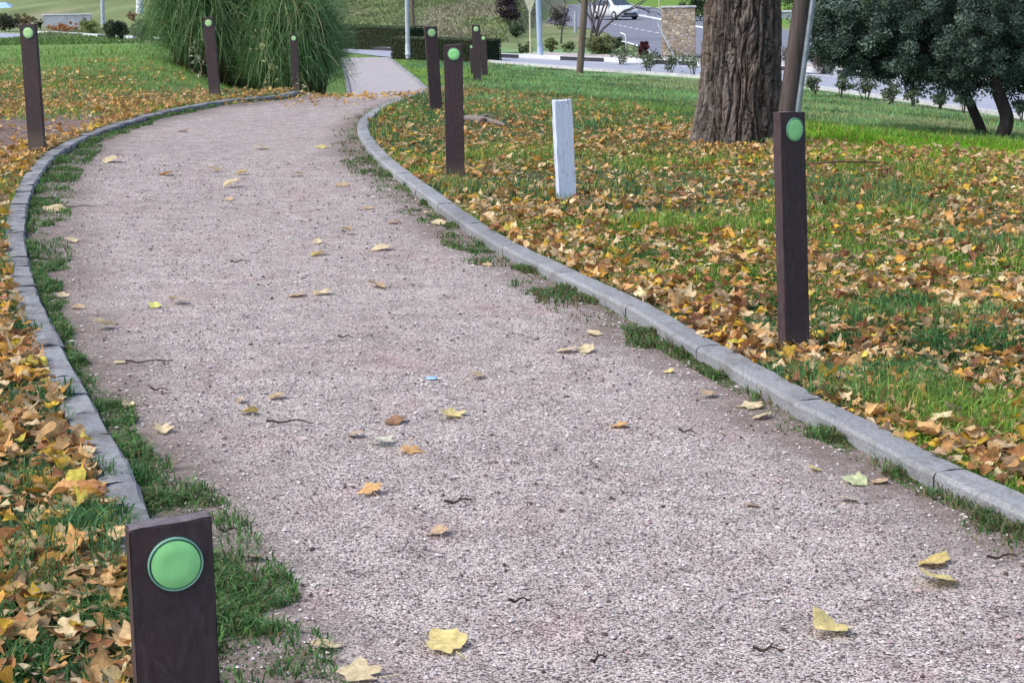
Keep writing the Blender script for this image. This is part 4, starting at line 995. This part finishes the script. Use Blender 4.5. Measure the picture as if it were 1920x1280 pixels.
g1 = 'young shrubs planted along the road edge'
for (x, y, wp, hp, lab) in [(1216, 138, 34, 44, 'young leafy shrub by the road, left of the stone pillar foot'), (1256, 140, 30, 34, 'dark young shrub below the left side of the stone pillar'), (1300, 145, 46, 40, 'young shrub by the road right below the stone pillar'), (1215, 122, 50, 22, 'low shrub at the pillar foot behind the kerb'),
    (1527, 180, 28, 40, 'young shrub by the road just right of the utility pole'), (1578, 186, 22, 40, 'slender sapling second right of the utility pole'), (1623, 190, 32, 40, 'young shrub by the road, third right of the utility pole'), (1668, 200, 34, 42, 'young shrub under the oak, fourth right of the utility pole'),
    (1712, 202, 34, 40, 'young shrub under the middle of the oak crown'), (1760, 208, 28, 36, 'thin shrub under the oak left of its stems'), (1806, 214, 24, 34, 'small shrub just left of the oak stems'), (1915, 230, 30, 50, 'shrub at the right edge by the road')]:
    bush(x, y, wp, hp, (.085, .115, .06), lab, 'road_shrub', 'shrub', g1, light=(.2, .24, .14), leaf=.085, dens=.75, lift=.1)
bush(1165, 122, 50, 38, (.09, .12, .06), 'small green shrub on the pavement edge right of the wooden pole', 'road_shrub', 'shrub', None, light=(.18, .22, .1), leaf=.1, dens=.7)
bush(1125, 106, 72, 44, (.12, .15, .055), 'olive green shrub below the bare stems', 'shrub', 'shrub', None, light=(.26, .28, .12), leaf=.11, dens=1.2)
bush(1150, 100, 50, 34, (.08, .11, .055), 'darker green shrub beside the white bent rail', 'shrub', 'shrub', None, light=(.16, .2, .1), leaf=.1, dens=.9)
bush(1207, 108, 24, 32, (.085, .02, .035), 'small dark red shrub left of the stone pillar', 'red_shrub', 'shrub', None, light=(.16, .04, .06), leaf=.09, dens=1.1, stems=False)
bush(1342, 118, 60, 56, (.05, .075, .035), 'dark green shrub hidden behind the thick trunk', 'shrub', 'shrub', None, leaf=.1, dens=1)
bush(1490, 140, 60, 58, (.085, .08, .06), 'brownish shrub between the trunk and the utility pole', 'shrub', 'shrub', None, light=(.18, .17, .13), leaf=.09, dens=1)
bush(1545, 140, 60, 60, (.12, .11, .09), 'dull brown shrub behind the utility pole across the road', 'shrub', 'shrub', None, light=(.26, .24, .2), leaf=.09, dens=1)
bush(1630, 148, 110, 40, (.10, .10, .07), 'low greyish shrub across the road under the oak', 'shrub', 'shrub', None, light=(.26, .26, .2), leaf=.1, dens=1.2)
bush(968, 72, 34, 30, (.06, .10, .055), 'small round green bush on the slope under the dark purple tree', 'shrub', 'shrub', None, light=(.1, .15, .08), leaf=.11, dens=.8)
bush(955, 50, 60, 85, (.045, .032, .042), 'dark purple leaved small tree on the slope left of the triangular sign', 'purple_tree', 'tree', None, light=(.09, .07, .085), leaf=.12, dens=1.6, stemc=(.05, .04, .04))
bush(1050, 55, 52, 46, (.065, .05, .05), 'dark brown bush on the slope between the lamp post and the wooden pole', 'shrub', 'shrub', None, light=(.12, .1, .1), leaf=.1, dens=1.1)
bush(1035, 100, 34, 30, (.12, .15, .05), 'yellow green scrub behind the striped kerb', 'shrub', 'shrub', None, light=(.25, .27, .1), leaf=.1, dens=.6)
bush(1066, 101, 30, 24, (.11, .14, .055), 'low scrub left of the wooden pole', 'shrub', 'shrub', None, light=(.2, .22, .1), leaf=.1, dens=.6)
bush(985, 103, 40, 26, (.10, .13, .06), 'low scrub at the foot of the triangular sign', 'shrub', 'shrub', None, light=(.2, .24, .12), leaf=.1, dens=.6)
bush(1320, 40, 130, 90, (.055, .09, .04), 'large dark green bush across the far road left of the trunk', 'shrub', 'shrub', None, light=(.11, .16, .07), leaf=.16, dens=2.4)
bush(1480, 20, 110, 80, (.05, .08, .04), 'dark green bush far beyond, between trunk and utility pole', 'shrub', 'shrub', None, light=(.1, .15, .07), leaf=.16, dens=2)
# left background
bush(219, 76, 58, 40, (.025, .045, .022), 'round nearly black green bush beyond the left lawn', 'round_bush', 'shrub', None, light=(.06, .09, .04), leaf=.09, dens=2.0, stems=False)
bush(272, 78, 60, 44, (.10, .13, .08), 'grey green bush between the round dark bush and the pampas grass', 'shrub', 'shrub', None, light=(.2, .25, .17), leaf=.1, dens=1.4)
bush(168, 68, 46, 34, (.14, .19, .05), 'yellow green shrub left of the round dark bush', 'shrub', 'shrub', None, light=(.3, .34, .1), leaf=.1, dens=1.0)
bush(118, 64, 70, 24, (.34, .13, .05), 'low orange flowering plant before the grey wall', 'orange_plant', 'plant', None, light=(.5, .26, .09), leaf=.09, dens=1.0)
bush(250, 40, 30, 20, (.2, .09, .06), 'small reddish shrub above the grey green bush', 'shrub', 'shrub', None, light=(.3, .18, .1), leaf=.1, dens=.6)
bush(15, 60, 74, 36, (.03, .035, .022), 'dark hedge bush below the pale blue canopy', 'shrub', 'shrub', None, light=(.07, .07, .04), leaf=.1, dens=1.8)
bush(50, 52, 44, 28, (.10, .11, .04), 'reddish green bush behind the left brown post', 'shrub', 'shrub', None, light=(.28, .15, .07), leaf=.1, dens=1.0)
bush(76, 56, 16, 20, (.03, .06, .035), 'small conical dark shrub at the left end of the grey wall', 'shrub', 'shrub', None, leaf=.08, dens=.6)
# bare stemmed shrub tree in front of the far road
def bare(px, py, top, n, Y, lab, r=.05, sp=.35):
    B = at(px, py, Y); B[2] = float(terrain(B[0], B[1])); root = empty('bare_tree', tuple(B), lab, 'tree'); a = Acc(); H = (py - top) / (FPX / Y)
    for k in range(n):
        d = np.array([rng.normal() * sp, rng.normal() * sp * .6, 1]); d /= np.linalg.norm(d); branch(a, (rng.normal() * .12, 0, -.05), d, H * .6, r, 3, (.115, .10, .11), .32)
    a.build('branches', M['bark_attr'], root, smooth=True)
def bare_(*q, **k): return bare_tree(*q, **k)
bare_tree = bare
bare_tree(1112, 82, -40, 7, 92, 'bare multi stemmed shrub tree in front of the white car', .065, .34)
bare_tree(1063, 86, 0, 2, 90, 'thin bare sapling between the lamp post and the wooden pole', .035, .12)

# ------------------------------------------------------------------ poles and signs
def pole(name, px, py, topx, r, Y, mat, lab, cat='pole', h=6.0, base=True, r1=None):
    B = at(px, py, Y); T = at(topx, 0, Y); d = (T - B) / (T[2] - B[2]); root = empty(name, tuple(B), lab, cat)
    a = Acc(); zz = np.linspace(-.15, h, 24); tube(a, [d * z for z in zz], np.linspace(r, (r1 or r * .8), 24), 16); a.build('shaft', mat, root, smooth=True)
    return root, d
M['bluegrey'] = mat_noise('pale_blue_steel', (.30, .40, .52), (.42, .52, .64), 5, .45, .03, spec=.6)
M['bluegrey2'] = mat_noise('grey_steel', (.34, .38, .44), (.48, .52, .58), 5, .45, .03, spec=.6)
M['cream'] = mat_noise('cream_paint', (.50, .49, .33), (.64, .62, .45), 8, .6, .05)
M['stalk'] = mat_noise('brown_pole_wood', (.095, .07, .055), (.19, .15, .12), 7, .85, .4, .006, sc=(3, 3, .15))
def lamp(px, py, tx, r, Y, mat, lab):
    root, d = pole('lamp_post', px, py, tx, r, Y, mat, lab, 'lamp post', 6.5)
    a = Acc(); lathe(a, [(r * 1.35, 0), (r * 1.35, .04), (r * 1.12, .06), (r * 1.1, .4), (r, .43)], 16); a.build('base_plate', mat, root, smooth=True)
    a = Acc(); top = d * 6.5; tube(a, [top, top + [0, 0, .25], top + [.15, 0, .4], top + [.8, 0, .45]], r * .6, 8); arm = a.build('arm', mat, root, smooth=True)
    a = Acc(); boxm(a, top + np.array([1.0, 0, .44]), (.6, .28, .09)); a.build('lamp_head', mat, arm)
lamp(765, 103, 763, .095, 74.5, M['bluegrey2'], 'slim grey steel lamp post in front of the hedges left of centre')
lamp(1013, 109, 1009, .115, 74.6, M['bluegrey'], 'pale blue steel lamp post standing by the striped kerb')
pole('wooden_pole', 1087, 136, 1097, .125, 63.5, M['stalk'], 'brown wooden pole on the grass edge in front of the road', 'pole', 6)
pole('wooden_pole', 775, 52, 772, .10, 96, M['stalk'], 'thin brown wooden pole on the slope just behind the grey lamp post', 'pole', 7)
pole('metal_pole', 1079, 66, 1078, .09, 104, M['bluegrey2'], 'short pale metal pole left of the brown wooden pole', 'pole', 1.3)
pole('steel_pole', 193, 42, 192, .12, 108, M['bluegrey2'], 'pale steel pole beyond the left lawn above the dark round bush', 'pole', 6)
pole('white_post', 262, 22, 262, .25, 112, M['paint'], 'stout whitish post on the far slope left of the pampas grass', 'post', 1.2)
pole('thin_post', 1236, 16, 1236, .07, 165, M['cream'], 'thin pale post on the bright grass beyond the far road', 'post', 1.2)
# triangular road sign seen from behind
rt, d = pole('road_sign', 995, 104, 993, .045, 77, M['cream'], 'cream backed triangular road sign on a slim post, point down', 'road sign', 2.38)
Z1 = 2.30; a = Acc(); Wt = .21; Hh_ = .54
V = []
for yy in (-.05, -.03):
    V += [[-Wt + .03, yy, Z1], [Wt - .03, yy, Z1], [Wt, yy, Z1 - .04], [.03, yy, Z1 - Hh_], [-.03, yy, Z1 - Hh_], [-Wt, yy, Z1 - .04]]
V = np.array(V); V[:, 0] += d[0] * 2
a.add(V, [[0, 1, 2, 3, 4, 5], [11, 10, 9, 8, 7, 6]] ); a.add(V, np.array([[i, (i + 1) % 6, 6 + (i + 1) % 6, 6 + i] for i in range(6)])); a.build('sign_plate', M['cream'], rt)
# slanting steel stay
p0 = at(1274, 126, 63.5); p1 = at(1233, 44, 65.5); root = empty('steel_stay', tuple(p0), 'slanting thin grey steel bar leaning in front of the stone pillar', 'bar')
a = Acc(); v = p1 - p0; tube(a, [-.1 * v, v], .028, 8); a.build('bar', M['galv'], root, smooth=True)
a = Acc(); tube(a, [v - [0, 0, .0], v + [.05, .02, .04], v + [.08, .02, .0]], .02, 6); a.build('hook', M['bluegrey2'], root, smooth=True)
# bent white rail
p0 = at(1174, 92, 80); root = empty('bent_rail', tuple(p0), 'bent white handrail at the pavement end left of the red shrub', 'rail')
a = Acc(); tube(a, [[0, 0, -.1], [0, 0, .35], [-.02, 0, .55], [-.06, 0, .62], [-.1, .3, .64], [-.15, 1.2, .64]], .03, 8); a.build('tube', M['paint'], root, smooth=True)
a = Acc(); lathe(a, [(.09, 0), (.09, .03), (.04, .05)], 12); a.build('foot', M['paint'], root)

# stone pillar
def stone_mat():
    mt, t, b = newmat('rubble_stone', .9, .15); v = coords(t, (1, 1, 1.35)); vo = N(t, 'ShaderNodeTexVoronoi', Scale=5.6); vo.feature = 'F1'; t.links.new(v, vo.inputs['Vector'])
    ed = N(t, 'ShaderNodeTexVoronoi', Scale=5.6); ed.feature = 'DISTANCE_TO_EDGE'; t.links.new(v, ed.inputs['Vector'])
    sp = N(t, 'ShaderNodeSeparateColor'); t.links.new(vo.outputs['Color'], sp.inputs[0])
    c = ramp(t, sp.outputs[0], [(0, (.30, .23, .16)), (.3, (.46, .37, .25)), (.6, (.52, .44, .35)), (.8, (.40, .34, .31)), (1, (.62, .54, .40))])
    c = mixc(t, 1.0, c, ramp(t, noise(t, v, 22, 4), [(.3, .75), (.7, 1.2)]), 'MULTIPLY')
    c = mixc(t, ramp(t, ed.outputs[0], [(.02, 1), (.07, 0)]), c, (.36, .31, .27)); t.links.new(c, b.inputs['Base Color'])
    bump(t, b, ramp(t, ed.outputs[0], [(0, 0), (.15, 1)]), .8, .03); return mt
PC = fp(1273, 110); k = FPX / PC[1]; root = empty('stone_pillar', (PC[0], PC[1] + .3, ROADZ + .1), 'square rubble stone pillar with a pale cap across the road, left of the trunk', 'pillar')
Wp = 62 / k; Hp = (110 - 22) / k; root.rotation_euler = (0, 0, R(-4))
bevel_box('stone_body', Wp, Wp * .6, Hp, stone_mat(), .02, root, (0, 0, Hp / 2), 2, 3, .008)
bevel_box('cap', Wp + .08, Wp * .6 + .08, .06, M['stonekerb'], .01, root, (0, 0, Hp + .031))
# low grey wall and white kerb beyond the left lawn
P0, P1 = fp(84, 51), fp(171, 51); c = (P0 + P1) / 2; k = FPX / c[1]; M['wallgrey'] = mat_noise('grey_render', (.32, .34, .40), (.44, .46, .52), 2, .8, .1)
root = empty('low_wall', (c[0], c[1], ROADZ), 'long low grey rendered wall with a pale coping beyond the left lawn', 'wall')
bevel_box('wall_body', 88 / k, .3, 22 / k, M['wallgrey'], .02, root, (0, 0, 11 / k)); bevel_box('coping', 92 / k, .4, .06, M['paint'], .01, root, (0, 0, 22 / k + .031))
line_mesh('left_road_kerb', [fp(60, 62), fp(140, 65), fp(270, 76)], .3, .12, M['paint'], h=.12)
# pale blue canopy at the top left corner
c = fp(8, 40); k = FPX / c[1]; root = empty('canopy', (c[0], c[1], ROADZ), 'pale blue sloping canopy with a white edge at the top left corner', 'canopy'); h0 = 20 / k
a = Acc(); s = 26 / k; s2 = 10 / k; h1 = 34 / k
V = [[-s, -s, h0], [s, -s, h0], [s, s, h0], [-s, s, h0], [-s2 * .6, -s2 * .6, h1], [s2 * .6, -s2 * .6, h1], [s2 * .6, s2 * .6, h1], [-s2 * .6, s2 * .6, h1]]
M['bluefab'] = mat_noise('pale_blue_fabric', (.28, .45, .62), (.38, .56, .74), 4, .7, .05)
a.add(V, np.array([[0, 1, 5, 4], [1, 2, 6, 5], [2, 3, 7, 6], [3, 0, 4, 7], [4, 5, 6, 7]])); a.build('roof', M['bluefab'], root)
a = Acc()
for (x0, y0, sx, sy) in ((0, -s, 2 * s + .1, .06), (0, s, 2 * s + .1, .06), (-s, 0, .06, 2 * s - .08), (s, 0, .06, 2 * s - .08)): boxm(a, (x0, y0, h0 - .02), (sx, sy, .12))
a.build('trim', M['paint'], root)
for q in ((-1, -1), (1, -1), (1, 1), (-1, 1)):
    a = Acc(); tube(a, [[q[0] * (s - .1), q[1] * (s - .1), 0], [q[0] * (s - .1), q[1] * (s - .1), h0 - .09]], .03, 8); a.build('leg', M['bluegrey2'], root)

# ------------------------------------------------------------------ white car coming down the far road
def car(px, py, heading):
    B = flatpt(px, py); root = empty('car', (B[0], B[1], ROADZ + .035), 'white small car driving on the far road behind the bare stems', 'car'); root.rotation_euler = (0, 0, heading)
    M['carpaint'] = mat_noise('white_car_paint', (.62, .65, .68), (.70, .73, .76), 2, .25, .0, spec=.7)
    M['glass'] = flat('dark_car_glass', (.05, .07, .09), .1, .8); M['rubber'] = flat('rubber', (.02, .02, .022), .8, .2); M['headl'] = flat('headlamp_glass', (.7, .72, .74), .1, .9); M['dark'] = flat('dark_trim', (.02, .022, .026), .5, .4)
    # stations along x (front +x): x, half width, z bottom, z belt, z top, top half width
    st = [(2.02, .55, .32, .58, .60, .50), (1.95, .74, .24, .66, .72, .62), (1.75, .84, .20, .74, .82, .70), (1.3, .87, .19, .84, .93, .74), (.85, .88, .19, .90, .99, .74), (.25, .885, .19, .94, 1.38, .60), (-.2, .885, .19, .95, 1.46, .60), (-1.0, .88, .19, .96, 1.44, .60), (-1.55, .86, .20, .96, 1.30, .58), (-1.9, .82, .24, .93, 1.02, .62), (-2.0, .70, .32, .80, .84, .58)]
    a = Acc(); V = []; 
    for (x, hw, zb, zt, zz, tw) in st:
        half = [(hw * .8, zb), (hw * .98, zb + .10), (hw, (zb + zt) / 2), (hw * .975, zt - .03), (hw * .94, zt), (tw + (.04), zt + (zz - zt) * .55), (tw * .93, zz - .02 * (zz > 1.1)), (tw * .55, zz + .02)]
        V += [[x, y, z] for y, z in half] + [[x, -y, z] for y, z in half[::-1]]
    k = 16; F = []
    for r_ in range(len(st) - 1):
        for c_ in range(k): F.append([r_ * k + c_, r_ * k + (c_ + 1) % k, (r_ + 1) * k + (c_ + 1) % k, (r_ + 1) * k + c_])
    a.add(V, np.array(F)); a.add(np.array(V[:k]), np.arange(k)[None]); a.add(np.array(V[-k:]), np.arange(k)[None]); a.build('body', M['carpaint'], root, smooth=True)
    a = Acc(); a.add([[.93, -.66, 1.005], [.93, .66, 1.005], [.30, .55, 1.385], [.30, -.55, 1.385]], [[0, 1, 2, 3]]); o_ = a.build('windscreen', M['glass'], root); o_.location = (.035, 0, .035)
    for sgn in (1, -1):
        a = Acc(); a.add([[.72, sgn * .86, 1.0], [-1.45, sgn * .855, 1.02], [-1.25, sgn * .67, 1.34], [.22, sgn * .67, 1.34]], [[0, 1, 2, 3]]); a.build('side_window', M['glass'], root)
        a = Acc(); lathe(a, [(.02, .03), (.10, .03), (.16, .0)], 14); h_ = a.build('headlight', M['headl'], root, smooth=True); h_.rotation_euler = (0, R(75), 0); h_.location = (1.87, sgn * .60, .66); h_.scale = (.6, 1.1, 1)
        a = Acc(); boxm(a, (.55, sgn * .99, 1.0), (.12, .2, .13)); a.build('mirror', M['carpaint'], root)
        for x_ in (1.28, -1.25):
            a = Acc(); lathe(a, [(.20, -.1), (.29, -.1), (.31, -.07), (.31, .07), (.29, .1), (.20, .1)], 24, axis='-y'); wl = a.build('wheel', M['rubber'], root, smooth=True); wl.location = (x_, sgn * .80, .31)
            a = Acc(); lathe(a, [(.001, -.08), (.20, -.09), (.20, .09), (.001, .08)], 16, axis='-y'); a.build('rim', M['bluegrey2'], wl, smooth=True)
    a = Acc(); boxm(a, (2.02, 0, .42), (.06, 1.0, .13)); a.build('grille', M['dark'], root)
    a = Acc(); boxm(a, (1.99, 0, .25), (.1, 1.35, .09)); a.build('lower_bumper', M['dark'], root)
    a = Acc(); boxm(a, (2.065, 0, .52), (.02, .45, .10)); a.build('number_plate', M['paint'], root)
car(1153, 38, R(-62))
# pale low wall across the road behind the trunk, and a dead branch and debris on the lawn
P0 = fp(1470, 36); root = empty('low_wall', (P0[0], P0[1], ROADZ), 'low white coped wall glimpsed between the trunk and the utility pole', 'wall')
bevel_box('wall_body', 7, .3, .45, M['wallgrey'], .02, root, (0, 0, .22)); bevel_box('coping', 7.1, .4, .12, M['paint'], .01, root, (0, 0, .51))
P0 = hit(895, 232); a = Acc()
tube(a, [[-.22, .3, .03], [-.1, .12, .05], [.05, -.05, .045], [.2, -.28, .03], [.3, -.5, .02]], [.02, .035, .04, .03, .015], 8, (.20, .17, .16)); tube(a, [[-.02, .02, .05], [.1, .05, .09], [.22, .02, .06]], [.02, .014, .006], 6, (.22, .19, .18)); tube(a, [[.1, -.12, .05], [.05, -.3, .07], [.0, -.42, .03]], [.02, .014, .008], 6, (.17, .14, .13))
tag(a.build('dead_branch', M['bark_attr'], smooth=True, loc=tuple(P0)), 'weathered grey dead branch in the leaves right of the paired posts', 'branch')
P0 = hit(1590, 316); a = Acc(); tube(a, [[-.45, .0, .03], [-.1, .06, .05], [.2, -.02, .05], [.4, .05, .02]], [.006, .009, .008, .004], 6, (.12, .07, .05))
tag(a.build('fallen_twig', M['bark_attr'], smooth=True, loc=tuple(P0)), 'long thin brown twig in the grass right of the utility pole', 'twig')
P0 = hit(1662, 340); a = Acc()
for _ in range(26):
    d = rng.normal(size=3); d[2] = abs(d[2]) + .3; d /= np.linalg.norm(d); tube(a, [[0, 0, 0], d * .05 + rng.normal(size=3) * .01, d * .10 + rng.normal(size=3) * .02], [.003, .0025, .001], 4, (.22, .10, .075))
clumps(a, [[0, 0, .06]], .08, 50, .03, (.22, .11, .08)); tag(a.build('dried_weed', M['bark_attr'], loc=tuple(P0)), 'dried reddish brown weed head in the grass at the right', 'plant')
print('done', len(bpy.data.objects))
